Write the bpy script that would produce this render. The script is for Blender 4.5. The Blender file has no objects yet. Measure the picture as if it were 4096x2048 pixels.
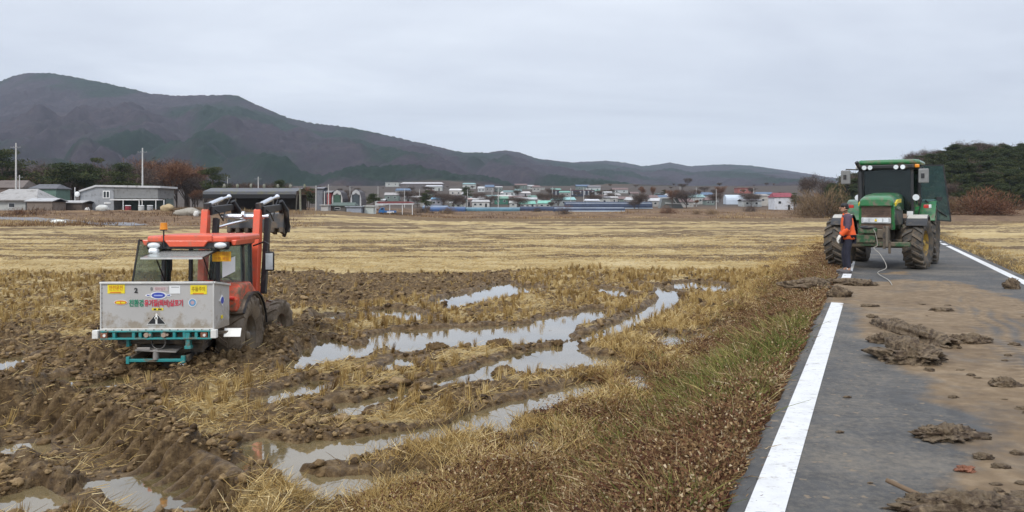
import bpy, bmesh, math, random
import numpy as np
from mathutils import Vector, Matrix, noise as mnoise
R = math.radians
random.seed(7); rng = np.random.default_rng(11)
SC = bpy.context.scene
COL = SC.collection

# ------------------------------------------------------------------ camera
F = 3200.0; HZ = 835.0; CZ = 1.65            # focal length, horizon row and eye height (4096 px wide frame)
cam_d = bpy.data.cameras.new("camera"); cam = bpy.data.objects.new("camera", cam_d); COL.objects.link(cam)
cam.location = (0, 0, CZ); cam.rotation_euler = (R(90), 0, 0)
cam_d.sensor_width = 36; cam_d.lens = F/4096*36
cam_d.shift_y = -(1024-HZ)/4096
cam_d.clip_start = 0.1; cam_d.clip_end = 20000
SC.camera = cam

# ------------------------------------------------------------------ sky, sun, exposure
SUN_EL, SUN_AZ = R(42), R(-150)              # azimuth clockwise from +Y (view direction): behind and left
w = bpy.data.worlds.new("World"); SC.world = w; w.use_nodes = True
nt = w.node_tree; nt.nodes.clear(); N = nt.nodes; L = nt.links
out = N.new('ShaderNodeOutputWorld')
sky = N.new('ShaderNodeTexSky'); sky.sky_type = 'NISHITA'; sky.sun_disc = False
sky.sun_elevation = SUN_EL; sky.sun_rotation = SUN_AZ
b1 = N.new('ShaderNodeBackground'); b1.inputs[1].default_value = 0.08; L.new(sky.outputs[0], b1.inputs[0])
tc = N.new('ShaderNodeTexCoord'); sep = N.new('ShaderNodeSeparateXYZ'); L.new(tc.outputs['Generated'], sep.inputs[0])
def wm(op, a, b=None, c=None):
    n = N.new('ShaderNodeMath'); n.operation = op
    for i, q in enumerate((a, b, c)):
        if q is None: continue
        if isinstance(q, (int, float)): n.inputs[i].default_value = q
        else: L.new(q, n.inputs[i])
    return n.outputs[0]
zz = wm('ADD', wm('MAXIMUM', sep.outputs[2], 0.0), 0.11)
cx = wm('DIVIDE', sep.outputs[0], zz); cy = wm('DIVIDE', sep.outputs[1], zz)
cmb = N.new('ShaderNodeCombineXYZ'); L.new(wm('MULTIPLY', cx, 0.62), cmb.inputs[0]); L.new(cy, cmb.inputs[1])
n1 = N.new('ShaderNodeTexNoise'); n1.inputs['Scale'].default_value = 0.55; n1.inputs['Detail'].default_value = 7; n1.inputs['Roughness'].default_value = 0.52; n1.inputs['Distortion'].default_value = 0.6
L.new(cmb.outputs[0], n1.inputs[0])
n2 = N.new('ShaderNodeTexNoise'); n2.inputs['Scale'].default_value = 2.2; n2.inputs['Detail'].default_value = 5
L.new(cmb.outputs[0], n2.inputs[0])
mixv = wm('ADD', wm('MULTIPLY', n1.outputs[0], 0.82), wm('MULTIPLY', n2.outputs[0], 0.18))
cr = N.new('ShaderNodeValToRGB'); L.new(mixv, cr.inputs[0])
cr.color_ramp.elements[0].position = 0.38; cr.color_ramp.elements[0].color = (0.66, 0.705, 0.805, 1)
cr.color_ramp.elements[1].position = 0.62; cr.color_ramp.elements[1].color = (0.97, 1.02, 1.10, 1)
e = cr.color_ramp.elements.new(0.52); e.color = (0.82, 0.87, 0.96, 1)
# brighter veil near the horizon, and the brighter zenith of an overcast sky
hz = N.new('ShaderNodeValToRGB'); L.new(sep.outputs[2], hz.inputs[0])
hz.color_ramp.elements[0].position = 0.0; hz.color_ramp.elements[0].color = (0.72, 0.74, 0.76, 1)
hz.color_ramp.elements[1].position = 0.16; hz.color_ramp.elements[1].color = (0, 0, 0, 1)
hzf = wm('SUBTRACT', 1.0, wm('SMOOTH_MIN', wm('DIVIDE', wm('MAXIMUM', sep.outputs[2], 0.0), 0.15), 1.0, 0.2))
mx = N.new('ShaderNodeMix'); mx.data_type = 'RGBA'; L.new(wm('MULTIPLY', hzf, 0.85), mx.inputs[0])
L.new(cr.outputs[0], mx.inputs[6]); mx.inputs[7].default_value = (0.86, 0.895, 0.93, 1)
zb = wm('ADD', 1.0, wm('MULTIPLY', wm('POWER', wm('MAXIMUM', wm('SUBTRACT', sep.outputs[2], 0.3), 0.0), 1.2), 1.3))
b2 = N.new('ShaderNodeBackground'); L.new(mx.outputs[2], b2.inputs[0]); L.new(zb, b2.inputs[1])
ms = N.new('ShaderNodeMixShader'); ms.inputs[0].default_value = 0.93
L.new(b1.outputs[0], ms.inputs[1]); L.new(b2.outputs[0], ms.inputs[2]); L.new(ms.outputs[0], out.inputs[0])
sd_ = bpy.data.lights.new("sun", 'SUN'); sd_.energy = 1.8; sd_.angle = R(10); sd_.color = (1, 0.96, 0.9)
sun = bpy.data.objects.new("sun", sd_); COL.objects.link(sun)
sdir = Vector((math.sin(SUN_AZ)*math.cos(SUN_EL), math.cos(SUN_AZ)*math.cos(SUN_EL), math.sin(SUN_EL)))
sun.rotation_euler = sdir.to_track_quat('Z', 'Y').to_euler()
SC.view_settings.view_transform = 'Standard'; SC.view_settings.look = 'None'
SC.view_settings.exposure = 0.12; SC.view_settings.gamma = 1

# ------------------------------------------------------------------ helpers
def on(px, py, z=0.0):                        # point of the plane z seen at a photo pixel
    Y = (CZ-z)*F/(py-HZ); return ((px-2048)/F*Y, Y)
def at(px, py, Y): return Vector(((px-2048)/F*Y, Y, CZ-(py-HZ)/F*Y))
K = 4096/2576
def PX(poly, z): return np.array([on(a*K, b*K, z) for a, b in poly])

def tag(o, label=None, cat=None, group=None, kind=None):
    if label: o['label'] = label
    if cat: o['category'] = cat
    if group: o['group'] = group
    if kind: o['kind'] = kind
    return o
def empty(name, loc=(0, 0, 0), rz=0, label=None, cat=None, group=None):
    o = bpy.data.objects.new(name, None); COL.objects.link(o); o.location = loc; o.rotation_euler = (0, 0, rz)
    o.empty_display_size = 0.2
    return tag(o, label, cat, group)
def copy_tree(o, parent=None):
    c = o.copy(); COL.objects.link(c); c.parent = parent
    for ch in o.children: copy_tree(ch, c)
    return c

class MB:
    def __init__(s): s.v = []; s.f = []; s.m = []; s.sm = []
    def add(s, vs, fs, mi=0, smooth=False):
        k = len(s.v); s.v += [tuple(p) for p in vs]
        for f in fs: s.f.append([i+k for i in f]); s.m.append(mi); s.sm.append(smooth)
        return s
    def box(s, c, d, rot=None, mi=0, taper=1.0):
        x, y, z = d[0]/2, d[1]/2, d[2]/2
        P = [Vector((sx*x*(taper if sz > 0 else 1), sy*y*(taper if sz > 0 else 1), sz*z)) for sz in (-1, 1) for sx, sy in ((-1, -1), (1, -1), (1, 1), (-1, 1))]
        if rot: M = Matrix.Rotation(rot[2], 3, 'Z') @ Matrix.Rotation(rot[1], 3, 'Y') @ Matrix.Rotation(rot[0], 3, 'X'); P = [M @ p for p in P]
        P = [p+Vector(c) for p in P]
        return s.add(P, [(0, 3, 2, 1), (4, 5, 6, 7), (0, 1, 5, 4), (1, 2, 6, 5), (2, 3, 7, 6), (3, 0, 4, 7)], mi)
    def beam(s, a, b, w, h, up=(0, 0, 1), mi=0, w2=None, h2=None):
        a = Vector(a); b = Vector(b); d = (b-a).normalized(); up = Vector(up)
        if abs(d.dot(up)) > 0.98: up = Vector((0, 1, 0))
        sx = d.cross(up).normalized(); su = sx.cross(d)
        P = []
        for p, ww, hh in ((a, w, h), (b, w2 or w, h2 or h)):
            for i, j in ((-1, -1), (1, -1), (1, 1), (-1, 1)): P.append(p+sx*i*ww/2+su*j*hh/2)
        return s.add(P, [(0, 3, 2, 1), (4, 5, 6, 7), (0, 1, 5, 4), (1, 2, 6, 5), (2, 3, 7, 6), (3, 0, 4, 7)], mi)
    def tube(s, pts, r, n=8, mi=0, cap=True):
        pts = [Vector(p) for p in pts]; rs = r if isinstance(r, (list, tuple)) else [r]*len(pts)
        V = []; k = len(pts); up = Vector((0, 0, 1))
        for i, p in enumerate(pts):
            d = (pts[min(i+1, k-1)]-pts[max(i-1, 0)]).normalized()
            u = up if abs(d.dot(up)) < 0.95 else Vector((0, 1, 0))
            x = d.cross(u).normalized(); y = x.cross(d)
            for j in range(n):
                a = 2*math.pi*j/n; V.append(p+x*math.cos(a)*rs[i]+y*math.sin(a)*rs[i])
        Fs = [(i*n+j, i*n+(j+1) % n, (i+1)*n+(j+1) % n, (i+1)*n+j) for i in range(k-1) for j in range(n)]
        s.add(V, Fs, mi, True)
        if cap: s.add(V[:n], [tuple(range(n))], mi); s.add(V[-n:], [tuple(reversed(range(n)))], mi)
        return s
    def cyl(s, a, b, r, r2=None, n=16, mi=0): return s.tube([a, b], [r, r if r2 is None else r2], n, mi)
    def lathe(s, prof, n=40, axis='X', c=(0, 0, 0), mi=0, closed=False):
        V = []; c = Vector(c)
        for (r, h) in prof:
            for j in range(n):
                a = 2*math.pi*j/n; x, y = r*math.cos(a), r*math.sin(a)
                V.append(c+(Vector((h, x, y)) if axis == 'X' else Vector((x, y, h)) if axis == 'Z' else Vector((x, h, y))))
        k = len(prof); rng_ = range(k if closed else k-1)
        Fs = [(i*n+j, i*n+(j+1) % n, ((i+1) % k)*n+(j+1) % n, ((i+1) % k)*n+j) for i in rng_ for j in range(n)]
        return s.add(V, Fs, mi, True)
    def prism(s, poly, a, b, plane='YZ', mi=0):        # extrude a polygon between a and b along the third axis
        def P(p, t):
            return (t, p[0], p[1]) if plane == 'YZ' else (p[0], t, p[1]) if plane == 'XZ' else (p[0], p[1], t)
        n = len(poly); V = [P(p, a) for p in poly]+[P(p, b) for p in poly]
        return s.add(V, [tuple(range(n)), tuple(range(2*n-1, n-1, -1))]+[(i, (i+1) % n, n+(i+1) % n, n+i) for i in range(n)], mi)
    def ball(s, c, r, n=10, m=6, mi=0, jit=0.0, seed=0):
        r = r if isinstance(r, (tuple, list)) else (r, r, r); V = []; c = Vector(c)
        for i in range(m+1):
            t = math.pi*i/m
            for j in range(n):
                a = 2*math.pi*j/n; d = Vector((math.sin(t)*math.cos(a), math.sin(t)*math.sin(a), math.cos(t)))
                q = 1+(jit*mnoise.noise(d*1.7+Vector((seed, seed*2.1, 0)))*1.5+jit*.7*mnoise.noise(d*4+Vector((seed, 0, 3))) if jit else 0)
                V.append(c+Vector((d.x*r[0]*q, d.y*r[1]*q, d.z*r[2]*q)))
        Fs = [(i*n+j, (i+1)*n+j, (i+1)*n+(j+1) % n, i*n+(j+1) % n) for i in range(m) for j in range(n)]
        return s.add(V, Fs, mi, True)
    def build(s, name, mats, parent=None, bevel=0, seg=2, loc=None, merge=False, fixn=True, **tg):
        me = bpy.data.meshes.new(name); me.from_pydata(s.v, [], s.f)
        if not isinstance(mats, (list, tuple)): mats = [mats]
        for m in mats: me.materials.append(m)
        me.polygons.foreach_set('material_index', s.m); me.polygons.foreach_set('use_smooth', s.sm); me.update()
        if fixn or merge:
            bm = bmesh.new(); bm.from_mesh(me)
            if merge: bmesh.ops.remove_doubles(bm, verts=bm.verts, dist=1e-4)
            bmesh.ops.recalc_face_normals(bm, faces=bm.faces); bm.to_mesh(me); bm.free()
        o = bpy.data.objects.new(name, me); COL.objects.link(o); o.parent = parent
        if loc: o.location = loc
        if bevel:
            b = o.modifiers.new('bevel', 'BEVEL'); b.width = bevel; b.segments = seg; b.limit_method = 'ANGLE'; b.angle_limit = R(35); b.harden_normals = False
        return tag(o, **tg) if tg else o

def npmesh(name, V, Fq, mat, attrs=None, smooth=False, tri=False, mats=None):
    """big mesh from arrays: V (n,3), Fq (m,3|4)"""
    me = bpy.data.meshes.new(name); V = np.asarray(V, np.float32); Fq = np.asarray(Fq, np.int32); k = Fq.shape[1]
    me.vertices.add(len(V)); me.vertices.foreach_set('co', V.ravel())
    me.loops.add(Fq.size); me.loops.foreach_set('vertex_index', Fq.ravel())
    me.polygons.add(len(Fq)); me.polygons.foreach_set('loop_start', np.arange(0, Fq.size, k, dtype=np.int32))
    me.polygons.foreach_set('use_smooth', np.full(len(Fq), smooth))
    me.update(calc_edges=True)
    for an, av in (attrs or {}).items():
        a = me.attributes.new(an, 'FLOAT', 'POINT'); a.data.foreach_set('value', np.asarray(av, np.float32))
    me.materials.append(mat)
    o = bpy.data.objects.new(name, me); COL.objects.link(o); return o

# ------------------------------------------------------------------ numpy noise
def _h(ix, iy, sd):
    h = (ix.astype(np.int64)*374761393+iy.astype(np.int64)*668265263+sd*1274126177) & 0xffffffff
    h = ((h ^ (h >> 13))*1274126177) & 0xffffffff
    return ((h ^ (h >> 16)) & 0xffff)/65535.0*2*np.pi
def gn(x, y, sd=0):
    ix = np.floor(x); iy = np.floor(y); fx = x-ix; fy = y-iy
    u = fx*fx*fx*(fx*(fx*6-15)+10); v = fy*fy*fy*(fy*(fy*6-15)+10)
    def g(a, b):
        t = _h(ix+a, iy+b, sd); return np.cos(t)*(fx-a)+np.sin(t)*(fy-b)
    return ((g(0, 0)*(1-u)+g(1, 0)*u)*(1-v)+(g(0, 1)*(1-u)+g(1, 1)*u)*v)*1.5
def fbm(x, y, o=4, sd=0, g=0.5):
    r = 0; a = 1.0
    for i in range(o): r = r+a*gn(x*2**i+13.7*i, y*2**i-7.1*i, sd+i); a *= g
    return r
def bil(x, y, o=3, sd=0, g=0.5):                # billowed: rounded lumps with creases between
    r = 0; a = 1.0
    for i in range(o): r = r+a*(np.abs(gn(x*2**i+5.3*i, y*2**i+9.1*i, sd+i))*2-0.55); a *= g
    return r
def ss(a, b, x):
    t = np.clip((x-a)/(b-a), 0, 1); return t*t*(3-2*t)
def sdpoly(P, x, y, margin=1.0):                # signed distance, negative inside; far points get `margin`
    res = np.full(x.shape, margin)
    m = (x > P[:, 0].min()-margin) & (x < P[:, 0].max()+margin) & (y > P[:, 1].min()-margin) & (y < P[:, 1].max()+margin)
    if not m.any(): return res
    X = x[m]; Y = y[m]; d = np.full(X.shape, 1e9); ins = np.zeros(X.shape, bool); n = len(P)
    for i in range(n):
        a = P[i]; b = P[(i+1) % n]; e = b-a; wx = X-a[0]; wy = Y-a[1]
        t = np.clip((wx*e[0]+wy*e[1])/(e@e+1e-12), 0, 1)
        d = np.minimum(d, (wx-e[0]*t)**2+(wy-e[1]*t)**2)
        c = (a[1] > Y) != (b[1] > Y)
        if abs(e[1]) > 1e-9: ins ^= c & (X < a[0]+e[0]*(Y-a[1])/e[1])
    d = np.sqrt(d); res[m] = np.minimum(np.where(ins, -d, d), margin); return res
def sdline(P, x, y):                            # distance to a polyline and arc length along it
    d = np.full(x.shape, 1e9); arc = np.zeros(x.shape); side = np.zeros(x.shape); s0 = 0
    for a, b in zip(P[:-1], P[1:]):
        e = b-a; Ln = math.hypot(*e); wx = x-a[0]; wy = y-a[1]; t = np.clip((wx*e[0]+wy*e[1])/(Ln*Ln), 0, 1)
        dd = (wx-e[0]*t)**2+(wy-e[1]*t)**2; m = dd < d
        d = np.where(m, dd, d); arc = np.where(m, s0+t*Ln, arc); side = np.where(m, np.sign(wx*e[1]-wy*e[0]), side); s0 += Ln
    return np.sqrt(d), arc, side

# ------------------------------------------------------------------ materials
def nodes(name):
    m = bpy.data.materials.new(name); m.use_nodes = True; t = m.node_tree; t.nodes.clear()
    o = t.nodes.new('ShaderNodeOutputMaterial'); p = t.nodes.new('ShaderNodeBsdfPrincipled'); t.links.new(p.outputs[0], o.inputs[0])
    return m, t, p
def lk(t, a, b): t.links.new(a, b)
def tnoise(t, scale, detail=4, rough=0.55, vec=None, dist=0):
    n = t.nodes.new('ShaderNodeTexNoise'); n.inputs['Scale'].default_value = scale; n.inputs['Detail'].default_value = detail
    n.inputs['Roughness'].default_value = rough; n.inputs['Distortion'].default_value = dist
    if vec is None:
        vec = t.nodes.new('ShaderNodeTexCoord').outputs['Object']
    lk(t, vec, n.inputs[0]); return n.outputs[0]
def ramp(t, fac, stops):
    r = t.nodes.new('ShaderNodeValToRGB'); lk(t, fac, r.inputs[0]); el = r.color_ramp.elements
    el[0].position, el[0].color = stops[0][0], (*stops[0][1], 1)
    el[1].position, el[1].color = stops[-1][0], (*stops[-1][1], 1)
    for p, c in stops[1:-1]: q = el.new(p); q.color = (*c, 1)
    return r.outputs[0]
def mth(t, op, a, b=None, clamp=False):
    n = t.nodes.new('ShaderNodeMath'); n.operation = op; n.use_clamp = clamp
    for i, q in enumerate((a, b)):
        if q is None: continue
        if isinstance(q, (int, float)): n.inputs[i].default_value = q
        else: lk(t, q, n.inputs[i])
    return n.outputs[0]
def mixc(t, f, a, b):
    n = t.nodes.new('ShaderNodeMix'); n.data_type = 'RGBA'
    for i, q in ((0, f), (6, a), (7, b)):
        if isinstance(q, (int, float)): n.inputs[i].default_value = q
        elif isinstance(q, tuple): n.inputs[i].default_value = (*q, 1)
        else: lk(t, q, n.inputs[i])
    return n.outputs[2]
def bumpn(t, h, strength, dist=0.02):
    b = t.nodes.new('ShaderNodeBump'); b.inputs['Strength'].default_value = strength; b.inputs['Distance'].default_value = dist
    lk(t, h, b.inputs['Height']); return b.outputs[0]
def att(t, name):
    a = t.nodes.new('ShaderNodeAttribute'); a.attribute_name = name; return a.outputs['Fac']
_mc = {}
def mat(name, col, rough=0.6, metal=0.0, var=0.18, scale=6, bump=0.0, dirt=None, dirtamt=0.5, dscale=3, coat=0.0, zdirt=None):
    """plain surface with tone variation and optional patchy dirt; zdirt=(z0,z1) makes mud splash denser low down"""
    if name in _mc: return _mc[name]
    m, t, p = nodes(name)
    n = tnoise(t, scale, 5)
    c = ramp(t, n, [(0.3, tuple(x*(1-var) for x in col)), (0.7, tuple(min(1, x*(1+var)) for x in col))])
    p.inputs['Roughness'].default_value = rough; p.inputs['Metallic'].default_value = metal
    if coat: p.inputs['Coat Weight'].default_value = coat; p.inputs['Coat Roughness'].default_value = 0.15
    if dirt:
        dn = tnoise(t, dscale, 7, 0.68)
        base = mth(t, 'SUBTRACT', dn, 0.62-0.3*dirtamt)
        if zdirt:
            tcn = t.nodes.new('ShaderNodeTexCoord'); sp = t.nodes.new('ShaderNodeSeparateXYZ'); lk(t, tcn.outputs['Object'], sp.inputs[0])
            zf = mth(t, 'DIVIDE', mth(t, 'SUBTRACT', zdirt[1], sp.outputs[2]), zdirt[1]-zdirt[0], True)
            base = mth(t, 'ADD', base, mth(t, 'MULTIPLY', zf, 0.35))
        f = mth(t, 'MULTIPLY', base, 7.0, True)
        c = mixc(t, f, c, dirt)
        lk(t, mth(t, 'ADD', mth(t, 'MULTIPLY', f, max(0, 0.85-rough)), rough), p.inputs['Roughness'])
    lk(t, c, p.inputs['Base Color'])
    if bump: lk(t, bumpn(t, tnoise(t, scale*4, 6, 0.65), bump), p.inputs['Normal'])
    _mc[name] = m; return m
def glass(name, tint=(0.6, 0.72, 0.7), refl=0.12, opac=0.25, body=(0.02, 0.03, 0.03)):
    if name in _mc: return _mc[name]
    m = bpy.data.materials.new(name); m.use_nodes = True; t = m.node_tree; t.nodes.clear()
    o = t.nodes.new('ShaderNodeOutputMaterial'); tr = t.nodes.new('ShaderNodeBsdfTransparent'); tr.inputs[0].default_value = (*tint, 1)
    g = t.nodes.new('ShaderNodeBsdfGlossy'); g.inputs['Roughness'].default_value = 0.06; g.inputs[0].default_value = (0.9, 0.95, 0.95, 1)
    d = t.nodes.new('ShaderNodeBsdfDiffuse'); d.inputs[0].default_value = (*body, 1)
    m1 = t.nodes.new('ShaderNodeMixShader'); m2 = t.nodes.new('ShaderNodeMixShader')
    dn = tnoise(t, 5, 5); f1 = mth(t, 'ADD', opac-0.15, mth(t, 'MULTIPLY', dn, 0.3)); lk(t, f1, m1.inputs[0])
    lk(t, tr.outputs[0], m1.inputs[1]); lk(t, d.outputs[0], m1.inputs[2])
    fr = t.nodes.new('ShaderNodeLayerWeight'); fr.inputs[0].default_value = 0.5
    lk(t, mth(t, 'ADD', mth(t, 'MULTIPLY', mth(t, 'POWER', fr.outputs[1], 4.0), 0.6), refl, True), m2.inputs[0]); lk(t, m1.outputs[0], m2.inputs[1]); lk(t, g.outputs[0], m2.inputs[2])
    lk(t, m2.outputs[0], o.inputs[0]); _mc[name] = m; return m
MUD = (0.155, 0.112, 0.07)
# ------------------------------------------------------------------ the ground: road line, field levels, puddles
FL = -0.85; WL = -0.905                        # field level, water level (road surface is z = 0)
RD = Vector((0.4085, 0.9128)); RP = (5.73, 14.08)
def sroad(x, y): return -((x-RP[0])*RD.y-(y-RP[1])*RD.x)      # metres to the left of the left road marking
def troad(x, y): return (x-RP[0])*RD.x+(y-RP[1])*RD.y
def rpt(s, t): return (RP[0]-s*RD.y+t*RD.x, RP[1]+s*RD.x+t*RD.y)
PUD = [
 [(1085,770),(1130,747),(1200,736),(1250,718),(1275,712),(1300,722),(1350,722),(1356,732),(1285,745),(1200,764),(1130,778),(1150,760),(1240,738),(1180,752)],
 [(942,802),(950,782),(1010,778),(1050,792),(1082,803),(1060,810),(1020,805),(985,795)],
 [(940,872),(945,846),(1000,833),(1100,830),(1200,825),(1330,818),(1390,798),(1440,792),(1500,778),(1522,795),(1480,812),(1430,825),(1425,850),(1390,862),(1300,868),(1240,873),(1150,878),(1080,887),(1000,887)],
 [(765,892),(780,880),(815,888),(818,858),(850,868),(900,872),(935,885),(900,905),(830,912),(780,905)],
 [(1595,713),(1665,726),(1672,750),(1640,775),(1590,803),(1530,828),(1480,848),(1420,868),(1330,890),(1250,912),(1180,938),(1110,962),(1080,976),(1140,973),(1235,957),(1250,938),(1350,943),(1450,932),(1550,922),(1540,900),(1450,892),(1430,880),(1470,858),(1540,842),(1610,812),(1668,785),(1695,757),(1690,733),(1640,718)],
 [(1508,725),(1550,730),(1592,750),(1560,752),(1530,745)],
 [(1700,713),(1740,709),(1800,714),(1838,732),(1800,738),(1770,726),(1715,730)],
 [(665,1002),(740,984),(798,964),(792,988),(720,1008),(672,1014)],
 [(845,1052),(855,1020),(920,1012),(990,1000),(1035,984),(1010,1004),(920,1028),(885,1048)],
 [(970,935),(1000,905),(1035,910),(1020,925),(985,937)],
 [(1480,962),(1410,990),(1350,1000),(1290,1015),(1200,1045),(1130,1070),(1060,1090),(1000,1103),(880,1112),(760,1125),(650,1118),(655,1136),(720,1150),(670,1165),(600,1188),(540,1196),(470,1202),(570,1218),(620,1246),(820,1254),(880,1242),(940,1216),(800,1217),(690,1208),(676,1190),(730,1172),(850,1150),(950,1130),(1080,1115),(1150,1090),(1250,1065),(1330,1035),(1440,1010),(1510,982)],
 [(1575,942),(1605,933),(1642,965),(1612,988),(1582,972)],
 [(1670,852),(1690,840),(1720,855),(1790,828),(1835,812),(1800,838),(1720,872),(1690,882)],
 [(8,1010),(60,992),(120,982),(165,952),(180,958),(110,998),(35,1020)],
 [(190,996),(240,972),(306,953),(302,968),(240,988)],
 [(-20,912),(35,903),(40,930),(-20,938)],
 [(18,1140),(50,1128),(46,1156),(26,1162)],
 [(30,1278),(60,1255),(100,1241),(132,1266),(90,1290)],
 [(1250,1082),(1262,1070),(1285,1080),(1262,1092)],
 [(1318,1130),(1345,1118),(1372,1108),(1350,1130),(1330,1142)],
 [(1040,1200),(1070,1194),(1085,1204),(1060,1210)],
 [(735,925),(748,912),(760,915),(752,930)],
 [(800,800),(835,797),(850,802),(820,808)],
 [(300,1218),(350,1214),(440,1246),(460,1275),(380,1262),(330,1240)],
]
PUDW = [PX(p, WL) for p in PUD]
MUDZ = [PX(p, FL) for p in (
 [(-400,800),(120,830),(300,860),(560,905),(640,850),(760,800),(900,800),(770,870),(760,900),(620,935),(440,965),(420,1010),(400,1060),(520,1120),(600,1180),(520,1230),(640,1300),(-600,1300)],
 [(650,690),(900,672),(1300,680),(1280,715),(1150,735),(950,760),(800,780),(690,770)],
 [(-200,815),(240,815),(240,870),(-200,880)],
 [(1080,985),(1250,960),(1440,955),(1400,975),(1200,990),(1060,1000)],
 [(660,1040),(830,1000),(1040,960),(1030,985),(900,1020),(760,1060)],
 [(650,1095),(1000,1085),(1000,1105),(700,1125)])]
STRAWZ = [PX(p, FL) for p in ([(415,1010),(560,1000),(660,1030),(640,1085),(480,1085),(405,1060)], [(470,950),(640,940),(700,960),(640,985),(480,985)],
 [(0,820),(250,810),(250,860),(60,850)], [(840,1040),(1180,1000),(1300,985),(1150,1060),(900,1085)])]
RUT = PX([(-260,1020),(-60,1068),(60,1088),(170,1125),(270,1180),(370,1238),(440,1300),(470,1370)], FL)
WRUT = [PX(p, FL) for p in ([(-300,1060),(0,1012),(170,958),(330,905),(345,880)], [(-100,1090),(200,990),(420,930),(600,885),(612,860)])]
FRUT = [PX(p, FL) for p in ([(640,860),(705,815),(735,790)], [(350,860),(420,800)])]

def puddle_sd(x, y):
    wx = x+0.10*fbm(x*1.7, y*1.7, 3, 41)+0.03*gn(x*8, y*8, 44); wy = y+0.14*fbm(x*1.7+9, y*1.7, 3, 42)+0.04*gn(x*7, y*7, 45)
    d = np.full(x.shape, 1.0)
    for P in PUDW: d = np.minimum(d, sdpoly(P, wx, wy, 1.0))
    return d-0.09-0.08*(x < -3)*(y < 18)-0.10*ss(10, 8, y)*(x > -4)-0.006*np.clip(y-11, 0, 12)
def zones(x, y):
    """bare mud 0..1 and straw cover 0..1 of the lower field"""
    wx = x+0.35*fbm(x*0.8, y*0.8, 3, 51); wy = y+0.5*fbm(x*0.8, y*0.8, 3, 52)
    md = np.zeros(x.shape)
    for P in MUDZ: md = np.maximum(md, 1-ss(-0.25, 0.35, sdpoly(P, wx, wy, 1.5)))
    for P in STRAWZ: md = md*ss(-0.35, 0.15, sdpoly(P, wx, wy, 1.5))
    edge = 32+2.2*gn(x*0.12, x*0.03, 61)+1.2*gn(x*0.5, y*0.3, 62)
    near = 1-ss(-0.8, 0.8, y-edge)
    md = md*near
    return md, near
def height(x, y, full=True):
    x = np.asarray(x, float); y = np.asarray(y, float)
    s = sroad(x, y); md, near = zones(x, y)
    pd = puddle_sd(x, y)
    emb = ss(2.1, 0.35, s)                                   # 1 at the road edge, 0 in the field
    # churned field
    lump = 0.085*bil(x*1.5, y*1.5, 3, 3)+0.055*bil(x*4.2+2, y*4.2, 3, 5)+0.022*bil(x*13, y*13, 3, 9)
    soft = 0.05*fbm(x*0.9, y*0.9, 3, 15)+0.03*bil(x*4, y*4, 2, 16)+0.014*gn(x*16, y*16, 17)
    h = near*(md*(lump*1.15+0.02)+(1-md)*(soft+lump*0.38+0.02))
    furrow = 0.035*np.sin(sroad(x, y)*2*np.pi/1.15+1.2*gn(x*0.3, y*0.3, 77))*near*(1-md)
    far = 0.05*fbm(x*0.25, y*0.5, 4, 21)+0.07*bil(x*0.5, y*1.6, 3, 23)+0.07*bil(x*0.07, y*0.45, 2, 24)
    h = h+furrow+(1-near)*far*ss(400, 150, y)
    # shallow bank round every puddle, water below
    dry = np.maximum(h*(0.35+0.65*ss(0.1, 0.9, pd)), WL-FL+0.03)
    wet = -0.14
    tt = ss(-0.06, 0.08, pd)
    h = np.where(pd < 0.999, dry*tt+(wet)*(1-tt), dry)
    h = h+0.025*np.exp(-((pd-0.18)/0.1)**2)*near*(0.6+gn(x*3, y*3, 71))
    # deep tyre rut with lug prints at the near left
    d, arc, side = sdline(RUT, x, y); near2 = (y < 12)
    prof = np.where(side < 0, ss(0.62, 0.18, d), ss(0.30, 0.18, d))
    lug = 0.085*np.sign(np.sin(arc*2*np.pi/0.23+d*5))*np.abs(np.sin(arc*2*np.pi/0.23+d*5))**0.5
    ring = np.exp(-((d-0.42)/0.17)**2)*(side < 0)
    bank = 0.27*np.exp(-((d-0.68)/0.22)**2)*(side < 0)+0.10*np.exp(-((d-0.45)/0.12)**2)*(side > 0)
    cut = np.clip(prof, 0, 1)
    h = np.where(near2, h*(1-cut*0.85)-0.045*cut+lug*ring*1.25+bank, h)
    for P in WRUT:
        d, arc, side = sdline(P, x, y)
        wk = ss(0.0, 0.2, pd); h = h*(1-0.5*ss(0.34, 0.1, d)*wk)+wk*(-0.04*ss(0.3, 0.12, d)+0.07*np.exp(-((d-0.42)/0.12)**2)+0.02*np.sin(arc*2*np.pi/0.25)*np.exp(-((d-0.2)/0.12)**2))
    for P in FRUT:
        d, arc, side = sdline(P, x, y)
        h = h-0.12*ss(0.35, 0.1, d)+0.10*np.exp(-((d-0.42)/0.14)**2)
    # hollow and thrown mud round the sunken rear wheels
    for (a, b) in ((-6.1, 13.9), (-4.7, 13.9)):
        d = np.hypot(x-a, (y-b)*0.7); h = h-0.14*ss(0.55, 0.2, d)+0.11*np.exp(-((d-0.75)/0.22)**2)*(1+gn(x*5, y*5, 90))
    h = h+0.10*ss(0.6, 0.0, np.abs(x+3.9))*np.exp(-((y-15.0)/1.3)**2)*(0.6+bil(x*6, y*6, 2, 93))
    z = FL+h
    # field bunds crossing far away, ground rising beyond
    for (yb, hh, ww) in ((162, 0.55, 1.8), (128, 0.25, 0.9), (100, 0.22, 0.8), (66, 0.16, 0.45), (48, 0.10, 0.3), (225, 0.9, 4)):
        yy = y-0.035*x-1.5*gn(x*0.02, 0*x+yb, 33)
        brk = 1.0 if yb > 120 else ss(-0.25, 0.15, gn(x*0.09, 0*x+yb*3.1, 37))
        z = z+hh*np.exp(-((yy-yb)/ww)**2)*brk
    left = ss(-0.05, -0.28, x/np.maximum(y, 1))
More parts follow.
